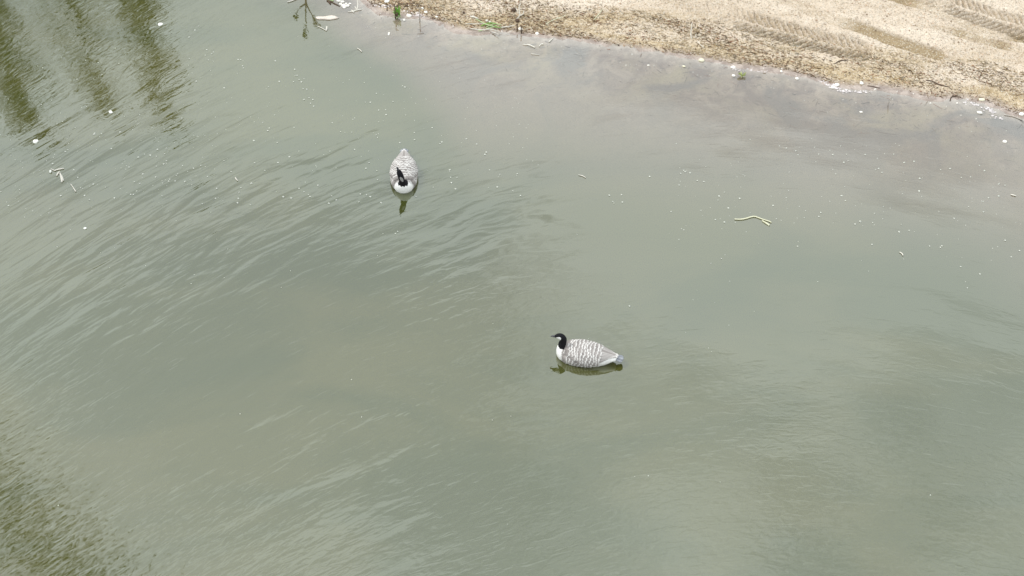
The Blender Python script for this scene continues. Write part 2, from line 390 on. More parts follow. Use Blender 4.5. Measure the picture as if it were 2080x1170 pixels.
# ------------------------------------------------------------------ geese
plum = attr_mat('plumage', 0.8, 0.10, 90, 0.12, 0.3)
m_bill = plain('dark_bill', (0.035, 0.035, 0.04), 0.35, 0.2, 60, 0.1, 0.5)
m_eye = plain('eye_brown', (0.02, 0.012, 0.01), 0.1, 0.1, 60, 0.0, 0.5)
ST = np.array([  # x, half width, top, bottom
    (0.378, 0.004, 0.075, 0.055), (0.370, 0.045, 0.118, 0.010), (0.352, 0.080, 0.138, -0.02), (0.32, 0.110, 0.150, -0.045), (0.26, 0.142, 0.163, -0.06), (0.17, 0.166, 0.182, -0.07),
    (0.06, 0.176, 0.194, -0.07), (-0.06, 0.166, 0.188, -0.06), (-0.16, 0.138, 0.168, -0.04), (-0.24, 0.104, 0.146, -0.008), (-0.31, 0.070, 0.126, 0.034), (-0.355, 0.052, 0.115, 0.058), (-0.375, 0.004, 0.098, 0.088)])
def body_sec(x):
    xs = ST[::-1, 0]
    return [np.interp(x, xs, ST[::-1, i]) for i in (1, 2, 3)]
def body_pt(x, a, off=0.0):
    """a = angle from the back round to the belly"""
    w, zt, zb = body_sec(x); zc_ = zb + (zt - zb) * 0.48
    sa, ca = np.sin(a), np.cos(a)
    yy = (w + off) * np.sign(sa) * np.abs(sa) ** 0.88
    zz = zc_ + np.where(ca > 0, (zt - zc_ + off) * np.abs(ca) ** 0.95, -(zc_ - zb) * np.abs(ca))
    return np.stack([x + 0 * a, yy, zz], -1)
PALE, GREY, DKG, WHT, BLK = (np.array(c) for c in ((0.78, 0.76, 0.73), (0.29, 0.265, 0.25), (0.20, 0.185, 0.18), (0.84, 0.83, 0.80), (0.012, 0.012, 0.014)))
def lerp(a, b, t): return a + (b - a) * t[..., None]
def bars(x, s, seed):
    """transverse feather rows: x along the bird (m), s round the body (m)"""
    
    ph = (-x + 0.20 * s * s * 4 + 0.013 * np.abs(np.sin(math.pi * s / 0.042 + 2.5 * noise(x * 14, s * 9, seed + 1))) + 0.085 * fbm(x * 7, s * 8, seed + 2, 2)) / 0.042
    fr = ph % 1.0
    edge_ = sstep(0.50 + 0.2 * noise(x * 30, s * 30, seed + 7), 0.78, fr) * sstep(1.0, 0.92, fr) * (0.6 + 0.4 * noise(x * 22, s * 26, seed + 8))
    shade = sstep(0.1, 0.6, fr)
    return edge_, shade
def catmull(P, n):
    P = np.array(P, float); Q = np.vstack([2 * P[0] - P[1], P, 2 * P[-1] - P[-2]]); out = []
    for i in range(len(P) - 1):
        p0, p1, p2, p3 = Q[i:i + 4]
        for t in np.linspace(0, 1, n, endpoint=False):
            out.append(0.5 * ((2 * p1) + (-p0 + p2) * t + (2 * p0 - 5 * p1 + 4 * p2 - p3) * t * t + (-p0 + 3 * p1 - 3 * p2 + p3) * t ** 3))
    out.append(P[-1]); return np.array(out)

def make_goose(loc, rz, label, neck, head_dir, collar_z, scale, seed, tilt=0.0):
    """neck: list of (x, y, z, r) up to the front of the head; head_dir: where the bill points"""
    root = empty('goose', loc, rz); root.scale = (scale,) * 3
    tag(root, label, 'goose', 'geese swimming on the pond')
    mb = MB()
    xs = np.concatenate([[0.378], np.linspace(0.37, -0.355, 46), [-0.375]]); na = 40
    V = [body_pt(np.full(na, x), np.linspace(0, 2 * math.pi, na, endpoint=False)) for x in xs]; V = np.concatenate(V)
    F = [(i * na + k, i * na + (k + 1) % na, (i + 1) * na + (k + 1) % na, (i + 1) * na + k) for i in range(len(xs) - 1) for k in range(na)]
    F += [tuple(range(na))[::-1], tuple((len(xs) - 1) * na + k for k in range(na))]
    mb.add((V, F))
    NP = catmull(neck, 8)
    mb.add(tube(NP[:, :3], NP[:, 3], 18))
    for q in (NP[0], NP[-1]):
        Vs, Fs = [], []
        for i in range(1, 8):
            for k in range(14):
                th, ph = math.pi * i / 8, 2 * math.pi * k / 14
                Vs.append(q[:3] + q[3] * 0.97 * np.array([math.sin(th) * math.cos(ph), math.sin(th) * math.sin(ph), math.cos(th)]))
        for i in range(6):
            for k in range(14): Fs.append((i * 14 + k, i * 14 + (k + 1) % 14, (i + 1) * 14 + (k + 1) % 14, (i + 1) * 14 + k))
        Fs += [tuple(range(14))[::-1], tuple(84 + k for k in range(14))]
        mb.add((Vs, Fs))
    tmp = mb.build('tmp_body', None)
    rm = tmp.modifiers.new('r', 'REMESH'); rm.mode = 'VOXEL'; rm.voxel_size = 0.0055
    sm = tmp.modifiers.new('s', 'SMOOTH'); sm.factor = 0.5; sm.iterations = 6
    dg = bpy.context.evaluated_depsgraph_get(); ev = tmp.evaluated_get(dg); me = bpy.data.meshes.new_from_object(ev)
    P = np.empty(len(me.vertices) * 3, np.float32); me.vertices.foreach_get('co', P); P = P.reshape(-1, 3).astype(float)
    old = tmp.data; bpy.data.objects.remove(tmp); bpy.data.meshes.remove(old)
    x, y, z = P.T
    s_ar = np.arctan2(np.abs(y), z - 0.05) * 0.16 * np.sign(y)
    e, sh = bars(x, s_ar, seed)
    col = lerp(lerp(np.broadcast_to(GREY * 1.15, P.shape), GREY * 0.8, sh), PALE, e)
    flank = sstep(0.10, 0.05, z)
    col = lerp(col, lerp(col, PALE, np.full(len(x), 0.35)), flank)
    breast = sstep(0.275, 0.315, x + 0.03 * fbm(x * 20, y * 20, seed) - 0.25 * np.clip(z - 0.10, 0, 0.1))
    col = lerp(col, WHT, breast)
    vent = sstep(-0.08, -0.13, x) * sstep(0.13, 0.115, z + (-(x + 0.15)) * -0.12)
    col = lerp(col, WHT, vent)
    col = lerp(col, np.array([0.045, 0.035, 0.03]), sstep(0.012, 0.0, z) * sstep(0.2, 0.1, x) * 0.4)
    # black neck and head
    dd = np.full(len(P), 9.0); pz = np.zeros(len(P)); pr = np.ones(len(P))
    for q in NP:
        d = np.linalg.norm(P - q[:3], axis=1); mk = d < dd; dd = np.where(mk, d, dd); pz = np.where(mk, q[2], pz); pr = np.where(mk, q[3], pr)
    blk = (dd < pr * 1.35) & (z > collar_z + 0.006 * np.sin(y * 160 + seed))
    blk |= (z > 0.23)
    col[blk] = BLK
    hc = NP[-10][:3] if abs(head_dir[2]) < 0.8 else NP[-20][:3]; f = np.array(head_dir, float); f /= np.linalg.norm(f)
    side = np.cross([0, 0, 1.0], f) if abs(f[2]) < 0.8 else np.array([0, 1.0, 0]); side /= np.linalg.norm(side); up = np.cross(f, side); up /= np.linalg.norm(up)
    if abs(f[2]) >= 0.8: up = -up if up @ np.array([-1.0, 0, 0]) < 0 else up      # bill raised: crown faces the back
    q = P - hc; chin_front = ((P[:, 0] - hc[0]) > 0.010) & (np.abs(P[:, 1] - hc[1]) < 0.024)
    a_, b_ = q @ f, q @ up
    ca, sa = math.cos(R(35)), math.sin(R(35))
    ax0 = 0.004 if abs(f[2]) < 0.8 else -0.015
    a2 = (a_ - ax0 + 0.006) * ca - (b_ + 0.016) * sa; b2 = (a_ - ax0 + 0.006) * sa + (b_ + 0.016) * ca
    chin = blk & (chin_front | ((q @ f) < 9) & (abs(f[2]) < 0.8)) & (dd < 0.08) & ((a2 / 0.042) ** 2 + (b2 / 0.027) ** 2 < 1) & (np.linalg.norm(q, axis=1) < 0.075)
    if abs(f[2]) >= 0.8:
        chin = blk & (P[:, 0] > NP[-16][0] - 0.005) & (((P[:, 2] - 0.250) / 0.040) ** 2 + ((P[:, 1] + 0.016 + 0.3 * (P[:, 2] - 0.250)) / 0.019) ** 2 < 1)
        col[chin] = (0.33, 0.32, 0.31)
    else: col[chin] = WHT
    body = mesh('body', P, np.array([p.vertices[:] for p in me.polygons]), plum, root, cols=col); bpy.data.meshes.remove(me)
    # folded wings
    for sg in (1, -1):
        nu, nv = 110, 46
        u, v = np.meshgrid(np.linspace(0, 1, nu), np.linspace(0, 1, nv)); u = u.ravel(); v = v.ravel()
        xx = 0.225 - 0.60 * u
        amin = -0.02 + 0.04 * sstep(0.2, 0, u); amax = 0.35 + 1.30 * np.sin(math.pi * np.clip(u * 0.62 + 0.16, 0, 1)) ** 0.9
        amax = amax - 0.75 * sstep(0.50, 1.0, u)
        a = amin + (amax - amin) * v
        ed = np.minimum.reduce([sstep(0, 0.06, u), sstep(0, 0.05, v) * 0.1 + 0.9, sstep(1, 0.93, v), sstep(1.0, 0.975, u) + 0.3])
        sA = a * 0.16
        e, sh = bars(xx, sA * 1.1, seed + 3 * sg)
        off = -0.006 + 0.015 * ed
        xc = np.maximum(xx, -0.352)
        p = body_pt(xc, a * 1.0, off); p[:, 0] = xx
        lift = sstep(-0.30, -0.375, xx) * 0.006
        p[:, 2] += lift; p[:, 1] *= sg
        # long flight feathers at the rear: lines along the bird
        prim = sstep(0.60, 0.74, u + 0.25 * (v - 0.45))
        ln = np.abs(((a + 0.12 * u) / 0.17) % 1 - 0.5) * 2
        pc = lerp(np.broadcast_to(GREY * 1.05, p.shape), PALE * 0.75, sstep(0.86, 0.97, ln) * 0.8)
        pc = lerp(pc, PALE, sstep(0.955, 0.985, u))
        cc = lerp(lerp(np.broadcast_to(GREY * 1.12, p.shape), GREY * 0.78, sh), PALE * 0.8, e * 0.5)
        cc = lerp(cc, pc, prim)
        mesh('wing', p, grid_faces(nu, nv) if sg > 0 else grid_faces(nu, nv)[:, ::-1], plum, root, cols=cc)
        # coverts and flank feathers, each a small overlapping plate with a pale tip
        fr_ = random.Random(seed * 10 + sg)
        def plates(name, x_hi, x_lo, dx, a_of, base_off, tone):
            V, cl, F = [], [], []; k = 0; x0 = x_lo
            while x0 < x_hi:
                a_lo, a_hi = a_of(x0); na_ = max(1, int((a_hi - a_lo) * 0.165 / 0.034))
                for q_ in range(na_ + 1):
                    a0 = a_lo + (a_hi - a_lo) * (q_ + 0.5 * (k % 2)) / max(1, na_) + fr_.gauss(0, 0.012)
                    if a0 > a_hi + 0.08: continue
                    xx0 = x0 + 0.020 * abs(a0 - 0.9) * 0 + fr_.gauss(0, 0.0015) + 0.012 * math.sin(a0 * 2.2 + seed) + 0.010 * math.sin(a0 * 5 + x0 * 30); Lf = fr_.uniform(0.066, 0.072); wd = fr_.uniform(0.021, 0.025); br = fr_.uniform(0.85, 1.12); pe = fr_.uniform(0.50, 0.90); tw = fr_.gauss(0, 0.003)
                    o = len(V)
                    for t, w_, pc_ in ((0, 0.6, -0.25), (0.4, 1.0, 0.0), (0.70, 1.0, 0.02), (0.80, 0.97, 0.8), (1.0, 0.72, 0.95)):
                        for qx in (-1, -0.5, 0, 0.5, 1):
                            aa = a0 + (qx * wd * w_ + tw * t) / 0.16; xp = max(-0.365, xx0 - Lf * t + 0.006 * qx * qx * (t > 0.5))
                            p_ = body_pt(np.array([xp]), np.array([aa]), base_off + 0.0065 * t + 0.0025 * (1 - qx * qx))[0]; p_[1] *= sg; V.append(p_)
                            g_ = GREY * tone * br; c_ = g_ * (1 + min(0, pc_)) if pc_ <= 0.06 else g_ + (PALE - g_) * pc_ * pe
                            if abs(qx) == 1 and t > 0.6: c_ = g_ + (PALE - g_) * max(0.2, pc_) * pe
                            cl.append(c_)
                    for i_ in range(4):
                        for j_ in range(4): b0 = o + i_ * 5 + j_; F.append((b0, b0 + 1, b0 + 6, b0 + 5))
                k += 1; x0 += dx
            mesh(name, V, np.array(F), plum, root, cols=cl)
        def wing_a(x_):
            uu = (0.225 - x_) / 0.60; am = 0.35 + 1.30 * math.sin(math.pi * min(1, max(0, uu * 0.62 + 0.16))) ** 0.9 - (0.75 * float(sstep(0.50, 1.0, np.array(uu))))
            return (0.02, am - 0.05)
        plates('wing_coverts', 0.285, -0.105, 0.038, wing_a, 0.009, 1.0)
        plates('flank_feathers', 0.300, -0.03, 0.039, lambda x_: (wing_a(x_)[1] - 0.02 if x_ < 0.20 else 0.30, 2.0), 0.001, 1.15)
        V, cl, F = [], [], []
        for k in range(6):
            a0 = 0.10 + 0.17 * k; o = len(V); xr, xt = -0.10 - 0.010 * k, -0.385 + 0.020 * k
            for t, w_ in ((0, 0.6), (0.3, 1), (0.6, 1), (0.85, 0.75), (1, 0.15)):
                for qx in (-1, 0, 1):
                    xp = xr + (xt - xr) * t; xb = max(-0.345, xp); w0, _, _ = body_sec(xb)
                    aa = a0 * (1 - 0.15 * t) + qx * 0.013 * w_ / max(0.07, w0)
                    p_ = body_pt(np.array([xb]), np.array([aa]), 0.013 - 0.0008 * k + 0.002 * (qx == 0))[0]; p_[0] = xp; p_[1] *= sg; V.append(p_)
                    cl.append(GREY * (1.0 if qx == 0 else 0.85) if qx < 1 else GREY + (PALE - GREY) * 0.6)
                    if t > 0.9: cl[-1] = PALE
            for i_ in range(4):
                for j_ in range(2): b0 = o + i_ * 3 + j_; F.append((b0, b0 + 1, b0 + 4, b0 + 3))
        mesh('flight_feathers', V, np.array(F), plum, root, cols=cl)
    # tail: two overlapping layers of blue-grey feathers
    V, F, cl = [], [], []
    for j in range(7):
        k = (j - 3) / 3; ang = k * R(13); L = 0.112 - 0.016 * k * k; o = len(V)
        cx, cy = -0.335, k * 0.026; zt = 0.104 - 0.012 * abs(k) - (0.003 if j % 2 else 0)
        for t, wd in ((0, 0.012), (0.45, 0.017), (0.8, 0.018), (0.95, 0.013), (1.0, 0.004)):
            for s_, hz in ((-1, 0), (0, 0.004), (1, 0)):
                lx, ly = -L * t, s_ * wd
                V.append((cx + lx * math.cos(ang) - ly * math.sin(ang), cy - lx * math.sin(ang) * -1 * -1 + ly * math.cos(ang), zt + hz - 0.020 * t + 0.004)); 
                cl.append((0.35, 0.365, 0.39) if j % 2 else (0.24, 0.25, 0.275))
        for i in range(4):
            for s_ in range(2): F.append((o + i * 3 + s_, o + i * 3 + s_ + 1, o + i * 3 + s_ + 4, o + i * 3 + s_ + 3))
    tl = mesh('tail', V, F, plum, root, cols=cl); so = tl.modifiers.new('thick', 'SOLIDIFY'); so.thickness = 0.004
    # bill
    tipb = NP[-1][:3] + f * NP[-1][3] * 0.7
    B, BF = [], []
    rs = ((0.0, 0.017, 0.015), (0.016, 0.014, 0.012), (0.032, 0.011, 0.008), (0.046, 0.009, 0.0055), (0.053, 0.004, 0.003))
    for t, wy_, wz_ in rs:
        for k in range(10):
            th = 2 * math.pi * k / 10; B.append(tipb + f * t + side * wy_ * math.cos(th) + up * (wz_ * math.sin(th) - 0.10 * t))
    for i in range(4):
        for k in range(10): BF.append((i * 10 + k, i * 10 + (k + 1) % 10, (i + 1) * 10 + (k + 1) % 10, (i + 1) * 10 + k))
    BF.append(tuple(40 + k for k in range(10)))
    mesh('bill', B, BF, m_bill, root)
    for sg in (1, -1):
        ec = NP[-4][:3] + side * sg * NP[-4][3] * 0.93 + up * 0.010
        Ev = []; Ef = []
        for i in range(1, 5):
            for k in range(8):
                th, ph = math.pi * i / 5, 2 * math.pi * k / 8
                Ev.append(ec + 0.0052 * np.array([math.sin(th) * math.cos(ph), math.sin(th) * math.sin(ph), math.cos(th)]))
        for i in range(3):
            for k in range(8): Ef.append((i * 8 + k, i * 8 + (k + 1) % 8, (i + 1) * 8 + (k + 1) % 8, (i + 1) * 8 + k))
        mesh('eye', Ev, Ef, m_eye, root)
    return root

g2x, g2y = W(1192, 727)
make_goose((g2x, g2y, 0), R(168), 'goose swimming left in side view, black neck held in a low curve', 
           [(0.275, 0, 0.085, 0.070), (0.302, 0, 0.140, 0.056), (0.308, 0, 0.185, 0.047), (0.296, 0, 0.228, 0.042), (0.297, 0, 0.270, 0.041), (0.325, 0, 0.303, 0.041), (0.362, 0, 0.306, 0.034), (0.385, 0, 0.299, 0.023)],
           (1, 0, -0.12), 0.150, 0.97, 3)
g1x, g1y = W(821, 356)
make_goose((g1x, g1y, 0), R(-88), 'goose seen head-on with bill raised, the farther one nearer the bank',
           [(0.280, 0, 0.080, 0.062), (0.315, -0.004, 0.130, 0.050), (0.330, -0.010, 0.175, 0.042), (0.335, -0.018, 0.225, 0.039), (0.335, -0.026, 0.268, 0.040), (0.330, -0.036, 0.305, 0.039), (0.323, -0.046, 0.338, 0.032), (0.320, -0.052, 0.356, 0.023)],
           (-0.12, -0.25, 0.95), 0.122, 1.0, 9)

# ------------------------------------------------------------------ litter, gravel
def Hs(x, y): return terrain(np.atleast_1d(np.asarray(x, float)), np.atleast_1d(np.asarray(y, float)))
litmat = attr_mat('dry_litter', 0.85, 0.25, 30, 0.15, 0.1)
def scatter(n, smin, smax, clump=True, seed=1):
    out = []
    tot = 0
    while tot < n:
        x = rng.uniform(-2.9, 8.4, n * 4); y = rng.uniform(15.9, 20.6, n * 4)
        s = shore_dist(x, y); ok = (s > smin) & (s < smax)
        if clump: ok &= rng.random(len(x)) < np.clip(0.25 + 2.6 * (fbm(x * 1.1 + y * 0.7, y * 3.2 + x * 1.9, seed) + 0.08), 0.02, 1)
        x, y, s = x[ok], y[ok], s[ok]; out.append((x, y, s)); tot += len(x)
    x, y, s = (np.concatenate([o[i] for o in out])[:n] for i in range(3))
    return x, y, s
def litter(n, smin, smax, lmin, lmax, rmin, rmax, palette, name, label, seed, zoff=0.004, align=0.6, clump=True):
    x, y, s = scatter(n, smin, smax, clump, seed)
    z, _, rt = terrain(x, y, True); z = z + zoff
    L = rng.uniform(0, 1, n) ** 2 * (lmax - lmin) + lmin; r = rng.uniform(rmin, rmax, n)
    th = np.where(rng.random(n) < align, R(-31) + rng.normal(0, 0.45, n), rng.uniform(0, math.pi, n)); tz = rng.normal(0, 0.12, n)
    bend = rng.normal(0, 0.25, n)
    V = np.zeros((n, 9, 3)); 
    for i, t in enumerate((-0.5, 0.0, 0.5)):
        ta = th + bend * t; cx = x + L * t * np.cos(ta) - (t != 0) * 0; cy = y + L * t * np.sin(ta); cz = z + np.abs(tz) * L * (0.5 + t) * 0.6
        for k in range(3):
            ph = 2 * math.pi * k / 3 + math.pi / 2; rr = r * (0.75 if i != 1 else 1)
            V[:, i * 3 + k, 0] = cx - np.sin(ta) * rr * math.cos(ph); V[:, i * 3 + k, 1] = cy + np.cos(ta) * rr * math.cos(ph); V[:, i * 3 + k, 2] = cz + rr * math.sin(ph) * 0.8
    q = []
    for i in range(2):
        for k in range(3): q.append((i * 3 + k, i * 3 + (k + 1) % 3, (i + 1) * 3 + (k + 1) % 3, (i + 1) * 3 + k))
    q = np.array(q); F = (np.arange(n)[:, None, None] * 9 + q[None]).reshape(-1, 4)
    pal = np.array(palette); pc = pal[rng.integers(0, len(pal), n)] * rng.uniform(0.75, 1.2, (n, 1))
    o = mesh(name, V.reshape(-1, 3), F, litmat, cols=np.repeat(pc, 9, 0)); tag(o, label, 'litter', kind='stuff'); return o
straw = [(0.50, 0.40, 0.24), (0.60, 0.51, 0.36), (0.42, 0.31, 0.17), (0.66, 0.60, 0.48), (0.34, 0.24, 0.13)]
dark = [(0.10, 0.065, 0.035), (0.16, 0.10, 0.055), (0.07, 0.05, 0.035), (0.22, 0.15, 0.08), (0.28, 0.12, 0.06)]
litter(8000, 0.11, 0.95, 0.015, 0.09, 0.0018, 0.0042, straw + dark[:2], 'plant_litter', 'matted straw coloured plant litter along the damp lower bank', 61)
litter(5500, 0.09, 0.85, 0.010, 0.06, 0.0022, 0.0055, dark, 'dark_litter', 'dark brown rotted debris caught along the lower bank', 71)
litter(2400, 0.7, 5.5, 0.008, 0.035, 0.0016, 0.0036, straw + dark + dark[:3], 'sparse_litter', 'sparse broken stems and bits over the dry sand', 81)
litter(420, -1.5, 0.0, 0.02, 0.16, 0.002, 0.005, dark + [(0.05, 0.045, 0.04)], 'sunken_litter', 'dark sunken twigs and bits on the muddy bed near the bank', 91, 0.004, 0.5, False)

def stones(n, smin, smax, r0, r1, palette, name, label, seed, clump=True):
    x, y, s = scatter(n, smin, smax, clump, seed); z = terrain(x, y)
    base = []; nn = 7
    base.append((0, 0, 1.0))
    for zz, rr in ((0.6, 0.75), (-0.1, 1.0)):
        for k in range(nn): a = 2 * math.pi * (k + (0.5 if zz < 0 else 0)) / nn; base.append((rr * math.cos(a), rr * math.sin(a), zz))
    base = np.array(base); F = []
    for k in range(nn):
        F.append((0, 1 + k, 1 + (k + 1) % nn)); F.append((1 + k, 8 + k, 8 + (k + 1) % nn)); F.append((1 + k, 8 + (k + 1) % nn, 1 + (k + 1) % nn))
    F = np.array(F); r = rng.uniform(0, 1, n) ** 2.5 * (r1 - r0) + r0
    V = base[None] * (1 + rng.normal(0, 0.13, (n, len(base), 3))) * r[:, None, None] * np.stack([rng.uniform(0.8, 1.4, n), rng.uniform(0.7, 1, n), rng.uniform(0.45, 0.8, n)], 1)[:, None, :]
    a = rng.uniform(0, 6.28, n); c, s_ = np.cos(a)[:, None], np.sin(a)[:, None]
    V = np.stack([V[..., 0] * c - V[..., 1] * s_ + x[:, None], V[..., 0] * s_ + V[..., 1] * c + y[:, None], V[..., 2] + z[:, None]], -1)
    pal = np.array(palette); pc = pal[rng.integers(0, len(pal), n)] * rng.uniform(0.8, 1.15, (n, 1))
    o = mesh(name, V.reshape(-1, 3), (np.arange(n)[:, None, None] * 15 + F[None]).reshape(-1, 3), litmat, cols=np.repeat(pc, 15, 0)); tag(o, label, 'gravel', kind='stuff'); return o
stones(3200, 0.12, 5.5, 0.005, 0.016, [(0.55, 0.46, 0.34), (0.40, 0.31, 0.21), (0.66, 0.60, 0.50), (0.28, 0.20, 0.13), (0.50, 0.35, 0.24)], 'gravel', 'fine mixed brown and cream gravel on the sandy bank', 101)
stones(260, -0.35, 0.12, 0.005, 0.016, [(0.75, 0.72, 0.66), (0.55, 0.50, 0.46), (0.35, 0.31, 0.28)], 'shell_grit', 'pale shell grit and small stones strewn along the water line', 111, False)

# ------------------------------------------------------------------ single pale pebbles and shells
pebm = plain('pale_shell', (0.80, 0.77, 0.70), 0.6, 0.12, 40, 0.4)
pebm2 = plain('cream_stone', (0.70, 0.66, 0.50), 0.7, 0.2, 40, 0.4)
def lump(rx, ry, rz_, seed, n=10, k=6, jag=0.12):
    r_ = random.Random(seed); V = [(0, 0, rz_)]; F = []
    for i in range(1, k):
        th = math.pi * i / k
        for j in range(n):
            ph = 2 * math.pi * j / n; q = 1 + r_.uniform(-jag, jag)
            V.append((rx * q * math.sin(th) * math.cos(ph), ry * q * math.sin(th) * math.sin(ph), rz_ * q * math.cos(th)))
    V.append((0, 0, -rz_))
    for j in range(n): F.append((0, 1 + j, 1 + (j + 1) % n))
    for i in range(k - 2):
        for j in range(n): F.append((1 + i * n + j, 1 + (i + 1) * n + j, 1 + (i + 1) * n + (j + 1) % n, 1 + i * n + (j + 1) % n))
    e = len(V) - 1
    for j in range(n): F.append((1 + (k - 2) * n + j, e, 1 + (k - 2) * n + (j + 1) % n))
    return V, F
S = 1 / 140.0
def thing_mesh(name, vf, mat, u, v, dz, rz, label, cat, group=None, smooth=True):
    x, y = W(u, v); z = max(0.0, float(Hs(x, y)[0])) + dz
    o = mesh(name, vf[0], vf[1], mat, None, smooth); o.location = (x, y, z); o.rotation_euler = (0, 0, rz)
    return tag(o, label, cat, group)
peb = [  # u, v, width px, depth px (seen), label
    (786, 4, 12, 9, 'largest white shell at the top edge, left of the green tuft'),
    (831, 33, 12, 8, 'white rounded pebble just right of the green tuft'),
    (858, 19, 6, 6, 'upper of two small white pebbles on the mud right of the tuft'),
    (865, 26, 8, 6, 'lower of two small white pebbles on the mud right of the tuft'),
    (821, 41, 6, 5, 'small grey white pebble below the green tuft'),
    (790, 69, 4, 9, 'tiny upright white chip in shallow water below the green tuft'),
    (887, 35, 6, 4, 'small white pebble on brown mud near the top, right of the paired pebbles'),
    (1091, 69, 8, 7, 'round white pebble at the water line right of the forked twigs'),
    (1057, 60, 9, 7, 'pinkish white stone at the end of the green reed bundle'),
    (1317, 133, 6, 3, 'lone flat white chip in shallow water off the middle bank'),
    (1389, 135, 7, 4, 'flat white chip just offshore of the cream stone'),
    (1425, 123, 12, 8, 'cream angular stone on the water line of the middle bank'),
    (1489, 137, 11, 7, 'white shell up left of the yellow green sprout'),
    (1490, 154, 8, 5, 'white chip left of the yellow green sprout in the shallows'),
    (1587, 146, 5, 5, 'small white chip on the water line right of the yellow green sprout'),
    (1619, 160, 8, 6, 'white chip below the pale root debris on the right bank'),
    (1692, 178, 10, 6, 'flat white shell at the left end of the froth line'),
    (1700, 173, 11, 7, 'whiter shell fragment beside the froth line'),
    (1750, 170, 8, 7, 'bright white round pebble on brown litter above the froth line'),
    (1749, 228, 7, 4, 'white chip under shallow water below the froth line'),
    (1944, 210, 5, 3, 'small white chip on the right part of the water line'),
    (1994, 203, 13, 7, 'cream shell half buried in litter near the right edge'),
    (1990, 229, 12, 6, 'pale flat flake in the shallows near the right edge'),
    (2075, 233, 11, 7, 'white pebble on the water line at the extreme right'),
    (2041, 288, 9, 6, 'white chip alone in the water near the right edge'),
]
for i, (u, v, a, b_, lb) in enumerate(peb):
    nm = 'shell' if 'shell' in lb else ('stone' if 'stone' in lb else ('pebble' if 'pebble' in lb else ('flake' if 'flake' in lb else 'chip')))
    thing_mesh(nm, lump(a * S / 2, b_ * S / 2 * 1.3, min(a, b_) * S * 0.35, 200 + i, jag=0.16), pebm2 if 'cream' in lb else pebm, u, v, 0.004, rng.uniform(-0.4, 0.4), lb, nm)

# ------------------------------------------------------------------ floating things
fluff = plain('white_fluff', (0.82, 0.82, 0.76), 0.8, 0.1, 50, 0.3)
flm = {}
def fleck(u, v, w, h, label, group=None, key=None):
    x, y = W(u, v)
    key = key if key is not None else random.randrange(5)
    if key not in flm or label != FL:
        vf = lump(w * S / 2, h * S / 2 * 1.4, min(w, h) * S * 0.3, 300 + u, jag=0.25); o = mesh('fleck', vf[0], vf[1], smallf if label == FL else fluff)
        if label == FL: flm[key] = o.data
    else:
        o = bpy.data.objects.new('fleck', flm[key]); C.objects.link(o)
    o.location = (x, y, 0.003); o.rotation_euler = (0, 0, random.uniform(0, 3.1))
    return tag(o, label, 'fleck', group)
smallf = plain('faint_fluff', (0.52, 0.53, 0.47), 0.8, 0.1, 50, 0.3)
FL = 'tiny white fleck of seed fluff floating on the green water'
fleck(72, 288, 11, 9, 'largest round white fleck floating near the left edge above the pale debris', None, 'a')
fleck(225, 228, 8, 6, 'bright white fleck floating below the dark tree reflections', None, 'b')
fleck(326, 50, 10, 7, 'cream white fleck floating among the tree reflections at top', None, 'c')
fleck(173, 464, 6, 4, 'lone cream fleck on rippled water well below the pale debris', None, 'd')
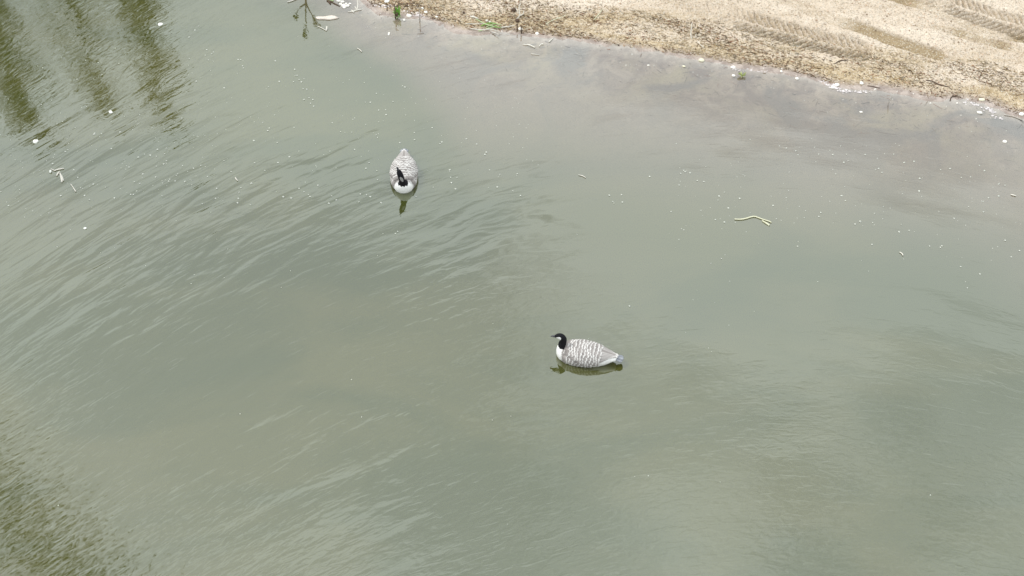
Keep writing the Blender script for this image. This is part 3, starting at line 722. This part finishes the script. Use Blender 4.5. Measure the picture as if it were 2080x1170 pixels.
spots = [(2, 390), (14, 411), (18, 418), (40, 386), (84, 213), (116, 252), (127, 247), (31, 325), (107, 333), (133, 308), (138, 305), (158, 361), (164, 382), (172, 397), (182, 406), (190, 375), (169, 383), (124, 398),
         (214, 381), (233, 402), (273, 369), (284, 373), (290, 354), (262, 340), (294, 314), (305, 316), (318, 318), (334, 313), (338, 301), (320, 304), (333, 334), (318, 338), (345, 364), (329, 368), (316, 360), (330, 372), (343, 369),
         (356, 368), (375, 370), (358, 357), (361, 354), (371, 337), (393, 342), (408, 336), (422, 359), (329, 398), (271, 395), (278, 389), (266, 395), (309, 260), (333, 263), (346, 259), (370, 240), (399, 165), (403, 54), (396, 62), (384, 76),
         (385, 119), (428, 143), (430, 110), (438, 403), (244, 269), (191, 273), (206, 272), (192, 271), (67, 429), (100, 433), (50, 442), (101, 425), (411, 414), (338, 327), (281, 320), (226, 302), (150, 346), (195, 357),
         (420, 101), (434, 106), (417, 113), (423, 122), (455, 179), (493, 134), (484, 122), (489, 122), (494, 139), (545, 177), (559, 124), (599, 141), (604, 154), (612, 167), (617, 161), (600, 154), (567, 166), (596, 166), (608, 162), (616, 181), (623, 181),
         (534, 249), (516, 286), (544, 266), (547, 260), (563, 290), (598, 259), (618, 203), (631, 210), (628, 199), (637, 216), (636, 203), (692, 268), (721, 240), (717, 243), (742, 208), (752, 208), (769, 224), (784, 233), (769, 248), (784, 224),
         (715, 269), (743, 253), (767, 280), (764, 275), (812, 290), (818, 175), (823, 177), (740, 168), (765, 190), (799, 207), (824, 234), (878, 260), (842, 270), (842, 284), (897, 289), (894, 293), (947, 283), (968, 293), (988, 310), (985, 314),
         (914, 345), (915, 361), (928, 361), (917, 371), (925, 384), (880, 381), (845, 400), (720, 304), (743, 342), (766, 347), (767, 366), (750, 331), (732, 394), (745, 396), (729, 411), (774, 412), (752, 400), (674, 399), (683, 407), (668, 413), (646, 377),
         (608, 383), (627, 395), (630, 400), (618, 390), (575, 400), (591, 403), (509, 416), (483, 412), (490, 381), (440, 383), (484, 404), (486, 391), (455, 326), (517, 331), (538, 347), (470, 349), (511, 373), (565, 331), (588, 319), (803, 475), (808, 470),
         (1051, 353), (1010, 380), (1015, 355), (995, 346), (1042, 388), (1057, 397), (1279, 622), (1238, 397), (1262, 396), (1245, 410), (1247, 413), (1264, 411), (1320, 359), (1389, 346), (1392, 349), (1402, 352), (1383, 353), (1430, 369), (1416, 367), (1380, 376),
         (1472, 391), (1479, 423), (1471, 452), (1384, 465), (1389, 468), (1363, 430), (1570, 418), (1577, 445), (1502, 403), (1459, 407), (1461, 399), (1453, 446), (1583, 297), (1598, 301), (1617, 307), (1621, 315), (1663, 314), (1686, 306), (1691, 315), (1708, 297),
         (1719, 314), (1714, 330), (1723, 327), (1698, 354), (1758, 314), (1778, 345), (1792, 351), (1785, 343), (1815, 314), (1836, 331), (1838, 330), (1857, 328), (1867, 390), (1868, 363), (1867, 388), (1911, 345), (1930, 343), (1953, 361), (1972, 360), (1989, 336),
         (2000, 347), (2022, 358), (2028, 374), (2041, 377), (2028, 399), (1997, 409), (1967, 420), (1998, 431), (1938, 444), (1747, 450), (1773, 452), (1709, 398), (1717, 408), (1620, 501), (1466, 526), (1771, 497), (1826, 471), (1830, 456), (1847, 468),
         (1888, 500), (1910, 503), (1913, 500), (2042, 489), (2071, 510), (2054, 522), (1952, 542), (1990, 557), (1965, 585), (2008, 402), (1737, 456), (1634, 443), (1663, 440), (1667, 432), (1777, 434)]
spots = spots[:290]
for i, (u, v) in enumerate(spots):
    w = random.choice((2.0, 2.4, 2.8, 3.4))
    fleck(u + random.uniform(-.5, .5), v + random.uniform(-.5, .5), w, w * 0.85, FL, 'white flecks floating on the pond', 'k%d' % (w * 10 + (i % 3)))
# the faintest specks, too many to count
n = 520; sv, sf = [], []
bv, bf = lump(1, 1, 0.5, 5, 6, 4); bv = np.array(bv); c0 = 0
for i in range(n):
    z_ = random.random()
    if z_ < 0.35: u, v = random.uniform(0, 450), random.gauss(300, 90)
    elif z_ < 0.6: u, v = random.uniform(380, 1100), random.gauss(260, 100)
    elif z_ < 0.93: u, v = random.uniform(1350, 2080), 330 + (0) + random.gauss(40, 95) + 0.1 * (random.random() * 600)
    else: u, v = random.uniform(0, 2080), random.uniform(400, 1100)
    x, y = W(u, v)
    if shore_dist(np.array([x]), np.array([y]))[0] > -0.15: continue
    r = random.uniform(0.0035, 0.0075)
    sv.append(bv * [r, r, r * 0.6] + [x, y, 0.001]); sf += [tuple(k + c0 for k in f) for f in bf]; c0 += len(bv)
tag(mesh('specks', np.concatenate(sv), sf, smallf), 'faint pale specks of dust and fluff scattered over the water', 'specks', kind='stuff')

def line_px(pts, z=0.008):
    out = []
    for p in pts:
        h = p[2] if len(p) > 2 else z
        x, y = W(p[0], p[1], h if len(p) > 2 else 0)
        out.append((x, y, h))
    return out
reedm = plain('pale_reed', (0.62, 0.61, 0.44), 0.6, 0.12, 20, 0.2)
woodm = plain('bleached_wood', (0.62, 0.55, 0.48), 0.8, 0.3, 30, 0.5)
greyw = plain('grey_twig', (0.42, 0.38, 0.33), 0.85, 0.25, 40, 0.4)
darkw = plain('dark_twig', (0.09, 0.06, 0.04), 0.85, 0.3, 40, 0.4)
greenm = plain('fresh_green_blade', (0.16, 0.36, 0.05), 0.55, 0.35, 15, 0.2)
paleg = plain('pale_green_blade', (0.42, 0.52, 0.28), 0.6, 0.25, 15, 0.2)
whitem = plain('bleached_stem', (0.62, 0.59, 0.52), 0.7, 0.15, 30, 0.3)
olive = plain('olive_leaf', (0.10, 0.11, 0.03), 0.6, 0.35, 15, 0.2)
mauve = plain('mauve_mud_crust', (0.34, 0.27, 0.25), 0.7, 0.3, 18, 0.6)

def multi(name, label, cat, parts, group=None):
    """parts: (name, material, [ (points, radii) ... ]); placed relative to the first point"""
    o0 = parts[0][2][0][0][0]; root = empty(name, (o0[0], o0[1], 0)); tag(root, label, cat, group)
    for nm, mt, tubes in parts:
        mb = MB()
        for P_, r_ in tubes:
            pp = catmull(np.array(P_, float), 4) if len(P_) > 2 else np.array(P_, float)
            mb.add(tube(pp - [o0[0], o0[1], 0], r_, 6))
        mb.build(nm, mt, root)
    return root
multi('floating_reed', 'pale bent reed floating with a short forked end, right of centre', 'reed', [
    ('stem', reedm, [(line_px([(1492, 446), (1503, 446.5), (1514, 445), (1528, 441), (1536, 441.5), (1548, 446), (1561, 450), (1567, 453)]), [0.008, 0.010, 0.008, 0.007])]),
    ('side_stem', reedm, [(line_px([(1548, 449), (1556, 454), (1563, 458.5)]), [0.008, 0.011, 0.010])])])
multi('floating_debris', 'tangle of pale plant bits floating near the left edge', 'debris', [
    ('twig', whitem, [(line_px([(104, 344), (108, 346), (113, 348)]), 0.006), (line_px([(112, 347), (119, 345), (130, 343)]), [0.007, 0.010, 0.008]), (line_px([(121, 349), (118, 353), (115, 358)]), [0.008, 0.012, 0.010]),
                    ]),
    ('husk', whitem, [(line_px([(122, 352), (125, 361), (126, 371)]), [0.008, 0.016, 0.010]), (line_px([(126, 358), (129, 368)]), [0.007, 0.009])]),
    ('pod', fluff, [(line_px([(101.5, 349.5), (104.5, 349.8)]), [0.022, 0.022])])])
multi('floating_straw', 'short thin straw floating just right of the pale debris tangle', 'straw', [('stem', whitem, [(line_px([(144, 375), (149, 382), (154, 390)]), [0.004, 0.006, 0.009])])])
multi('floating_straw', 'thin pale straw floating among flecks left of the head-on goose', 'straw', [('stem', whitem, [(line_px([(478, 361), (480, 365), (483, 368)]), [0.006, 0.008, 0.006])])])
multi('floating_straw', 'small slanting straw in the shallows below the driftwood', 'straw', [('stem', whitem, [(line_px([(726, 99), (731, 102), (735, 106)]), [0.005, 0.007, 0.006])])])
multi('floating_straw', 'pale chip of straw floating near the right edge', 'straw', [('stem', whitem, [(line_px([(2053, 396), (2064, 399)]), [0.008, 0.008])])])
multi('floating_straw', 'faint thin straw afloat above the swirl of ripples in the middle', 'straw', [('stem', whitem, [(line_px([(1175, 356), (1183, 358), (1190, 362)]), [0.004, 0.006, 0.004])])])
multi('floating_straw', 'small hooked straw afloat low right of the forked reed', 'straw', [('stem', whitem, [(line_px([(1827, 513), (1832, 516), (1834, 520)]), [0.006, 0.008, 0.006])])])
# driftwood
dv, df = lump(24.5 * S, 6.5 * S, 0.02, 77, 20, 8, 0.06)
dv = [(x, y * (1.0 + 0.25 * math.sin(x * 30)) + 0.014 * math.sin(x * 14), z) for x, y, z in dv]
thing_mesh('driftwood', (dv, df), woodm, 665, 37, 0.006, R(-4), 'long pale pinkish piece of driftwood floating by the leafy reflections', 'driftwood')
multi('bent_twig', 'white bent twig sticking up beside the driftwood', 'twig', [('stem', whitem, [(line_px([(646, 54), (656, 59), (663, 63)]), [0.005, 0.006]), (line_px([(663, 63, 0.0), (664, 54, 0.03)]), [0.011, 0.012])])])
multi('bleached_stick', 'white stick jutting in at the top edge left of the driftwood', 'stick', [('stem', whitem, [(line_px([(584, 5), (594, 2), (612, -6)]), [0.007, 0.010, 0.010])])])

# sapling standing in the shallows just past the top edge: the photo shows its reflection
def leaf_quads(mb, c, n, r, rnd):
    for _ in range(n):
        p = np.array(c) + np.array([rnd.gauss(0, r), rnd.gauss(0, r), rnd.gauss(0, r * 1.2)]); a = np.array([rnd.gauss(0, 1), rnd.gauss(0, 1), rnd.gauss(0, 1)]); a /= np.linalg.norm(a)
        b_ = np.cross(a, [rnd.random(), rnd.random(), 1.0]); b_ /= np.linalg.norm(b_); l, w = rnd.uniform(0.028, 0.05), rnd.uniform(0.009, 0.015)
        mb.add(([p - a * l / 2, p + b_ * w, p + a * l / 2, p - b_ * w, p + np.cross(a, b_) * 0.004], [(0, 1, 4), (1, 2, 4), (2, 3, 4), (3, 0, 4)]))
bx, by = W(620, -14)
sap = empty('leafy_sapling', (bx, by, 0)); tag(sap, 'thin leafy sapling in the shallows at the top edge, mirrored below it', 'sapling')
def mirror_pt(u, v, fu, fv):
    """a point whose mirror image is seen at u, v while it stands over pixel fu, fv"""
    x, y = W(fu, fv); zc_ = y * CP + CAM_H * SP
    # v of (x, y, -h)
    h = 0.0
    for _ in range(30):
        zc2 = y * CP + (CAM_H + h) * SP; vv = 585 - (y * SP - (CAM_H + h) * CP) / zc2 * FPX; h += (v - vv) / FPX * zc2 / CP
    zc2 = y * CP + (CAM_H + h) * SP
    return ((u - 1040) / FPX * zc2 - bx, y - by, h)
stems = [[(620, -12), (621, 6), (612, 12), (604, 22), (600, 36)], [(620, -12), (621, 10), (621, 30), (622, 52), (618, 72)], [(621, -12), (622, 5), (628, 20), (635, 32), (643, 50)]]
rnd = random.Random(4)
for i, st in enumerate(stems):
    pp = [mirror_pt(u, v, 620, -14) for u, v in st]; mb = MB(); mb.add(tube(catmull(pp, 4), [0.014, 0.011, 0.007, 0.005], 6)); mb.build('stem', darkw, sap)
    lf = MB(); k = len(pp)
    leaf_quads(lf, pp[-1], 14, 0.022, rnd); leaf_quads(lf, (np.array(pp[-1]) * 0.75 + np.array(pp[-2]) * 0.25), 12, 0.022, rnd)
    if i: leaf_quads(lf, (np.array(pp[-1]) * 0.3 + np.array(pp[-2]) * 0.7), 10, 0.016, rnd)
    lf.build('leaf_cluster', olive, sap, False)

# green tuft with dead stalk under it
def blade(mb, base, tip, w, curve=0.02):
    b0, t0 = np.array(base, float), np.array(tip, float); d = t0 - b0; s_ = np.cross(d, [0.3, 1, 0.2]); s_ /= np.linalg.norm(s_); o = len(mb.V); V = []
    for t, k in ((0, 0.6), (0.35, 1), (0.7, 0.8), (1, 0.08)):
        p = b0 + d * t + np.array([0, 0, curve * math.sin(math.pi * t)]); V += [p - s_ * w * k, p + np.array([0, 0, -w * 0.5 * k]), p + s_ * w * k]
    F = [(i * 3 + j, i * 3 + j + 1, i * 3 + j + 4, i * 3 + j + 3) for i in range(3) for j in range(2)]
    mb.add((V, F))
def rel(u, v, h, o): x, y = W(u, v, h); return (x - o[0], y - o[1], h)
o = W(807, 37); tf = empty('green_tuft', (o[0], o[1], 0)); tag(tf, 'bright green tuft of young shoots at the water line near the top', 'plant')
mb = MB(); rr = random.Random(9)
for k in range(26):
    mb_u = 806 + rr.gauss(0, 5); hgt = rr.uniform(0.08, 0.20); blade(mb, rel(806 + rr.gauss(0, 3), 34, 0.02, o), rel(mb_u, 33 + rr.uniform(-3, 3) - hgt * 112, hgt, o), rr.uniform(0.006, 0.010))
mb.build('shoots', greenm, tf, False)
mb = MB()
for k in range(12): blade(mb, rel(807, 36, 0.02, o), rel(807 + rr.uniform(-13, 13), 37 + rr.uniform(-4, 5), 0.03, o), 0.008, 0.03)
mb.build('lower_leaves', paleg, tf, False)
mb = MB(); mb.add(tube([rel(804, 38, 0.0, o), rel(803, 28, 0.10, o), rel(801, 10, 0.22, o)], [0.012, 0.009, 0.006])); mb.add(tube([rel(806, 38, 0.0, o), rel(807, 26, 0.10, o)], [0.016, 0.012]))
mb.add(tube([rel(801, 10, 0.22, o), rel(806, 0, 0.27, o)], [0.006, 0.004])); mb.build('dead_stalk', darkw, tf)
# yellow-green sprout
o = W(1507, 155); sp = empty('yellow_sprout', (o[0], o[1], 0)); tag(sp, 'small yellow green sprout in the shallows off the middle bank', 'plant')
ysp = plain('yellow_green_leaf', (0.50, 0.55, 0.24), 0.6, 0.25, 20, 0.2); mb = MB()
for k in range(16):
    a = rr.uniform(0, 6.28); blade(mb, (0, 0, 0), (math.cos(a) * 0.065, math.sin(a) * 0.05, rr.uniform(0.01, 0.06)), 0.010, 0.02)
mb.build('leaves', ysp, sp, False)
mb = MB()
for k in range(5): blade(mb, (0, 0.02, 0), (rr.uniform(-.06, .05), 0.10 + rr.uniform(0, 0.06), 0.02), 0.007, 0.01)
mb.build('stem', whitem, sp, False)
# bundle of green and bleached reeds
o = W(1005, 60); rd = empty('reed_bundle', (o[0], o[1], 0)); tag(rd, 'bundle of green and bleached reed stalks lying across the water line', 'reed')
def cr4(pts): return [(lambda q: (q[0], q[1], 0.02 + 0.01 * (i % 3)))(W(880 + a / 5.78, b_ / 5.78)) for i, (a, b_) in enumerate(pts)]
for nm, mt, w, pts in (('bleached_stalk', whitem, .012, [(430, 205), (480, 220), (530, 245)]), ('green_stalk', paleg, .008, [(500, 235), (620, 305), (720, 335)]), ('bleached_stalk', whitem, .006, [(375, 292), (480, 300), (600, 306)]),
                      ('green_stalk', greenm, .009, [(560, 320), (650, 292), (740, 300)]), ('green_stalk', greenm, .008, [(640, 310), (720, 335), (800, 350)]), ('bleached_stalk', whitem, .009, [(440, 350), (560, 368), (680, 370), (780, 387)]),
                      ('green_stalk', paleg, .008, [(530, 380), (640, 355), (760, 320)]), ('bleached_stalk', whitem, .005, [(655, 370), (720, 402), (770, 430)]), ('bleached_stalk', whitem, .009, [(760, 340), (850, 335), (960, 325)]),
                      ('bleached_stalk', whitem, .005, [(850, 410), (890, 398), (925, 385)]), ('green_stalk', paleg, .007, [(620, 330), (720, 300), (800, 318)])):
    P_ = np.array(cr4(pts)) - [o[0], o[1], 0]; mb = MB(); mb.add(tube(catmull(P_, 4), [w * 0.8, w, w * 0.6], 5)); mb.build(nm, mt, rd)
mb = MB()
for a, b_, q in ((630, 262, 0.022), (665, 275, 0.018), (470, 215, 0.02)):
    x, y = W(880 + a / 5.78, b_ / 5.78); vf = lump(q, q, q * 0.7, a); mb.add(([(p[0] + x - o[0], p[1] + y - o[1], p[2] + 0.03) for p in vf[0]], vf[1]))
mb.build('seed_head', whitem, rd)

def land_line(pts, r, z=0.0):
    out = []
    for p in pts:
        h = p[2] if len(p) > 2 else 0.01
        x, y = W(p[0], p[1], h); hz = max(0, float(Hs(x, y)[0])); out.append((x, y, hz + (h if len(p) > 2 else 0.006)))
    return (out, r)
multi('forked_twig', 'white forked twig standing between two dark clods on the bank', 'twig', [('stem', whitem, [land_line([(1049, 40), (1056, 33, .04), (1054, 20, .10), (1057, 8, .16)], [.008, .007, .005]), land_line([(1054, 34, .04), (1062, 30, .07), (1064, 24, .1)], [.007, .008, .006]), land_line([(1053, 30, .05), (1048, 18, .10)], [.006, .004])])])
thing_mesh('mud_clod', lump(.045, .035, .03, 21), darkw, 1044, 24, 0.01, 0, 'upper dark clod of mud left of the white forked twig', 'clod')
thing_mesh('mud_clod', lump(.034, .034, .03, 22), darkw, 1051, 45, 0.01, 0, 'lower dark clod of mud at the foot of the white forked twig', 'clod')
thing_mesh('mud_clod', lump(.02, .02, .02, 23), darkw, 942, 29, 0.01, 0, 'small dark clod on the mud above the reed bundle', 'clod')
for (u0, v0, h, lb) in ((1051, 63, .13, 'dark peg standing at the water line by the pinkish stone, left one'), (1059, 68, .14, 'dark peg standing at the water line by the pinkish stone, right one')):
    x, y = W(u0, v0); multi('peg', lb, 'twig', [('stem', darkw, [([(x, y, -.02), (x - .005, y, h)], [.010, .008])])])
multi('dead_stalk', 'thin dead stalk standing in the shallows right of the green tuft', 'stalk', [('stem', greyw, [([(*W(853, 43), -.02), (W(853, 43)[0], W(853, 43)[1], .20)], [.008, .006]), ([(W(853, 43)[0] - .05, W(853, 43)[1], .235), (W(853, 43)[0] + .05, W(853, 43)[1], .225)], [.005, .007])])])
multi('dead_stalk', 'thin dark stalk standing in water left of the white shell', 'stalk', [('stem', darkw, [([(*W(786, 22), -.02), (W(786, 22)[0] + .01, W(786, 22)[1], .12)], [.010, .006])])])
multi('root_crown', 'pale spidery root crown lying on wet mud near the top edge', 'root', [('root', whitem, [land_line([(707, 24), (716, 23), (725, 20)], [.005, .012]), land_line([(714, 20), (719, 25)], .010), land_line([(725, 20), (734, 19)], [.013, .008]), land_line([(725, 20), (727, 8, .05), (726, -6, .12)], [.010, .006]), land_line([(721, 13, .03), (724, 20)], .006)])])
wc = [(688, 2, 10), (696, 4, 9), (692, 8, 7), (698, 11, 9), (703, 8, 7), (700, 15, 8), (706, 12, 8), (695, 13, 5), (711, 8, 5)]
for i, (u, v, a) in enumerate(wc):
    thing_mesh('shell', lump(a * S / 2, a * S / 2 * rng.uniform(.7, 1.3), a * S * .22, 500 + i, jag=.3), pebm, u, v, 0.004, rng.uniform(0, 3), 'white shell fragment in the heap at the top edge right of the driftwood', 'shell', 'white shell fragments heaped at the top edge')
multi('waterside_sprig', 'dark leafy sprig with a cream tip at the top edge above the driftwood', 'sprig', [('stem', darkw, [land_line([(664, 1), (672, 3), (680, 7), (690, 12)], [.014, .010, .006]), land_line([(668, 2), (671, 8)], [.02, .01])]), ('tip', paleg, [land_line([(664, -2), (677, 1)], [.02, .014])])])
multi('shore_twig', 'bone coloured curved twig lying just under water below the pegs', 'twig', [('stem', whitem, [land_line([(1062, 90), (1075, 91), (1087, 96)], [.006, .012, .010])])])
multi('shore_twig', 'small hooked white twig beside the curved underwater twig', 'twig', [('stem', whitem, [land_line([(1095, 94), (1100, 89), (1104, 90)], [.006, .010, .006])])])
multi('shore_twig', 'white knotted twig at the water line right of the round pebble', 'twig', [('stem', whitem, [land_line([(1115, 85), (1119, 81), (1124, 77)], [.011, .010, .005])])])
multi('shore_twig', 'straight pale twig in the shallows farthest below the pegs', 'twig', [('stem', whitem, [land_line([(1079, 109), (1095, 111)], [.006, .005])])])
multi('straw_stalk', 'long straw stem lying on the bank right of the white forked twig', 'stem', [('stem', reedm, [land_line([(1109, 50), (1125, 42), (1148, 34)], [.006, .007, .005])])])
multi('straw_stalk', 'thin straw stem slanting on the bank at the upper middle', 'stem', [('stem', reedm, [land_line([(1205, 43), (1215, 34), (1224, 25)], [.005, .006, .005])])])
multi('white_stalk', 'curved white stem standing on the lower bank at the upper middle', 'stem', [('stem', whitem, [land_line([(1405, 80), (1403, 72, .04), (1405, 52, .12)], [.007, .007, .004]), land_line([(1413, 79), (1413, 72, .04)], [.006, .004])])])
multi('white_stalk', 'short pale stem slanting down to the water line at the upper middle', 'stem', [('stem', whitem, [land_line([(1416, 84), (1422, 92), (1430, 98)], [.005, .007, .006])])])
multi('bank_stick', 'dark curved stick half buried in litter on the right bank', 'stick', [('stem', darkw, [land_line([(1880, 165), (1893, 167), (1907, 173), (1930, 178)], [.006, .010, .009, .005])])])
multi('bank_stick', 'dark forked stick lying where the right bank meets the water', 'stick', [('stem', darkw, [land_line([(1930, 204), (1934, 196), (1952, 197)], [.008, .008, .005]), land_line([(1934, 196), (1946, 193)], [.005, .004])])])
multi('bank_stick', 'dark stick lying on the right bank above the froth line', 'stick', [('stem', darkw, [land_line([(1695, 131), (1706, 127), (1722, 127)], [.006, .009, .006])])])
multi('bank_stick', 'thin dark stick just above the bright pebble on the right bank', 'stick', [('stem', darkw, [land_line([(1762, 174), (1775, 176), (1788, 179)], [.004, .006, .004])])])
x, y = W(1803, 214)
multi('reed_stub', 'thin reed stub standing in the shallows off the right bank', 'stalk', [('stem', greyw, [([(x, y, -.03), (x + .03, y + .01, .15)], [.006, .005])])])
multi('sunken_stick', 'long dark stick under shallow water off the right bank', 'stick', [('stem', darkw, [([(*W(u, v), -.06) for u, v in ((1778, 258), (1795, 263), (1824, 267))], [.004, .008, .004])])])
multi('sunken_stick', 'wavy dark stick under shallow water below the froth line', 'stick', [('stem', darkw, [([(*W(u, v), -.045) for u, v in ((1705, 276), (1718, 273), (1735, 274))], [.004, .007, .004])])])
multi('right_edge_twig', 'brown twig at the water line at the extreme right', 'twig', [('stem', greyw, [land_line([(2040, 233), (2058, 236), (2076, 243)], [.006, .008, .006])])])

# froth and pale crust along the water line on the right
froth = plain('dried_froth', (0.66, 0.61, 0.60), 0.7, 0.2, 30, 0.5)
def crust(name, pts, n, spread, r0, r1, mat, label, seed):
    rq = random.Random(seed); mb = MB(); 
    for i in range(n):
        t = rq.random() * (len(pts) - 1); k = int(t); f_ = t - k
        u = pts[k][0] * (1 - f_) + pts[k + 1][0] * f_ + rq.gauss(0, spread); v = pts[k][1] * (1 - f_) + pts[k + 1][1] * f_ + rq.gauss(0, spread * .35)
        x, y = W(u, v); z = max(0, float(Hs(x, y)[0])); r = rq.uniform(r0, r1); vf = lump(r * rq.uniform(.8, 2), r, r * .35, seed + i, 7, 4, .25)
        mb.add(([(p[0] + x, p[1] + y, p[2] + z + .001) for p in vf[0]], vf[1]))
    tag(mb.build(name, mat), label, 'froth', kind='stuff')
crust('froth', [(1668, 166), (1690, 174), (1705, 183), (1725, 186), (1770, 186)], 90, 4, .004, .016, froth, 'pale dried froth and root bits along the right water line', 900)
crust('froth', [(1960, 205), (1985, 214), (2010, 222), (2030, 242)], 60, 6, .004, .015, froth, 'grey froth streak on the water line near the right edge', 1400)
crust('froth', [(1490, 140), (1515, 142), (1560, 146)], 34, 5, .004, .010, froth, 'scattered grey froth at the water line behind the sprout', 1900)
crust('froth', [(770, 12), (800, 16), (840, 28), (860, 33)], 80, 6, .004, .015, froth, 'grey shell grit and froth around the green tuft', 2300)
crust('dark_debris', [(745, 8), (790, 10), (830, 14), (850, 8)], 70, 8, .006, .018, darkw, 'dark rotted debris on wet mud around the green tuft', 2700)

# ------------------------------------------------------------------ trees on the left bank (the pond mirrors them)
bark = plain('bark', (0.10, 0.08, 0.055), 0.9, 0.35, 12, 0.8)
leafm = [plain('grey_bud', (0.27, 0.24, 0.17), 0.7, 0.35, 3, 0.1), plain('spring_leaf', (0.24, 0.20, 0.10), 0.6, 0.4, 3, 0.1), plain('rust_leaf', (0.30, 0.18, 0.07), 0.6, 0.35, 3, 0.1)]
def tree(base, height, spread, label, seed, leafmat, n_limb=9, leaves=1900, lean=(0, 0), size=0.09, low=0.25):
    rq = random.Random(seed); z0 = float(Hs(*base)[0]); root = empty('tree', (base[0], base[1], z0 - 0.05)); tag(root, label, 'tree', 'trees on the left bank')
    tr = MB(); tips = []
    tp = [np.array([lean[0] * t ** 1.4 * height + 0.12 * math.sin(4 * t + seed), lean[1] * t ** 1.4 * height + 0.1 * math.cos(3 * t + seed), t * height]) for t in np.linspace(0, 1, 9)]
    tr.add(tube(tp, [height * 0.022, height * 0.014, height * 0.004], 8))
    for i in range(n_limb):
        t = low + (0.97 - low) * (i + rq.random() * 0.6) / n_limb; k = t * 8; a = tp[int(k)] + (tp[min(8, int(k) + 1)] - tp[int(k)]) * (k - int(k))
        ang = i * 2.4 + rq.random(); L = spread * (1.05 - 0.75 * t) * rq.uniform(0.7, 1.15); pts = [a]
        d = np.array([math.cos(ang), math.sin(ang), rq.uniform(0.5, 1.1)]); d /= np.linalg.norm(d)
        for s_ in range(4):
            d = d + np.array([rq.gauss(0, .12), rq.gauss(0, .12), 0.08]); pts.append(pts[-1] + d / np.linalg.norm(d) * L / 4)
        tr.add(tube(pts, [height * 0.008, height * 0.002], 6)); tips += [(p, L) for p in pts[1:]]
        for _ in range(3):
            b0 = pts[rq.randint(1, 3)]; e = b0 + np.array([rq.gauss(0, .4), rq.gauss(0, .4), rq.uniform(0, .5)]) * L * 0.45; tr.add(tube([b0, (b0 + e) / 2 + [0, 0, .05], e], [height * 0.003, height * 0.001], 4)); tips += [(e, L), ((b0 + e) / 2, L)]
    tips.append((tp[-1], 0.5)); tr.build('trunk', bark, root)
    V, F = [], []
    for _ in range(leaves):
        c, L = rq.choice(tips); p = c + np.array([rq.gauss(0, 1), rq.gauss(0, 1), rq.gauss(0, 1)]) * (0.05 + 0.13 * L ** 0.6); a = np.array([rq.gauss(0, 1), rq.gauss(0, 1), rq.gauss(0, 1)]); a /= np.linalg.norm(a)
        b_ = np.cross(a, [rq.random(), rq.random(), 1.0]); b_ /= np.linalg.norm(b_); l = size * rq.uniform(.6, 1.3); o_ = len(V)
        V += [p - a * l / 2, p + b_ * l * .28, p + a * l / 2, p - b_ * l * .28]; F.append((o_, o_ + 1, o_ + 2, o_ + 3))
    mesh('crown', V, np.array(F), leafmat, root, False); return root
tree((-13.0, 25.2), 6.4, 2.5, 'leafing tree at the left end of the bank row, mirrored at the far left', 1, leafm[1])
tree((-11.5, 25.6), 6.9, 2.2, 'rusty leaved tree second from the left in the mirrored row', 2, leafm[2])
tree((-9.9, 24.9), 6.7, 2.2, 'olive leaved tree in the middle of the mirrored row', 3, leafm[1])
tree((-8.5, 25.3), 6.3, 1.7, 'small olive tree right of the middle in the mirrored row', 4, leafm[1])
tree((-7.0, 24.4), 6.0, 1.2, 'slim tree standing apart at the right end of the mirrored row', 5, leafm[1], 9, 1700)
tree((-14.1, 17.6), 12.8, 4.6, 'tall tree leaning over the water from the left bank', 6, leafm[0], 20, 3600, (0.53, -0.02), 0.13, 0.40)
tree((-12.2, 24.0), 4.6, 1.6, 'low bushy tree in front of the left end of the mirrored row', 7, leafm[1], 9, 1300)
tree((-10.6, 27.2), 7.6, 1.9, 'tallest slim tree rising behind the middle of the mirrored row', 8, leafm[1], 10, 1500)
tree((-7.9, 26.8), 5.6, 1.7, 'thin leaved tree set back near the right end of the mirrored row', 9, leafm[1], 10, 1300)
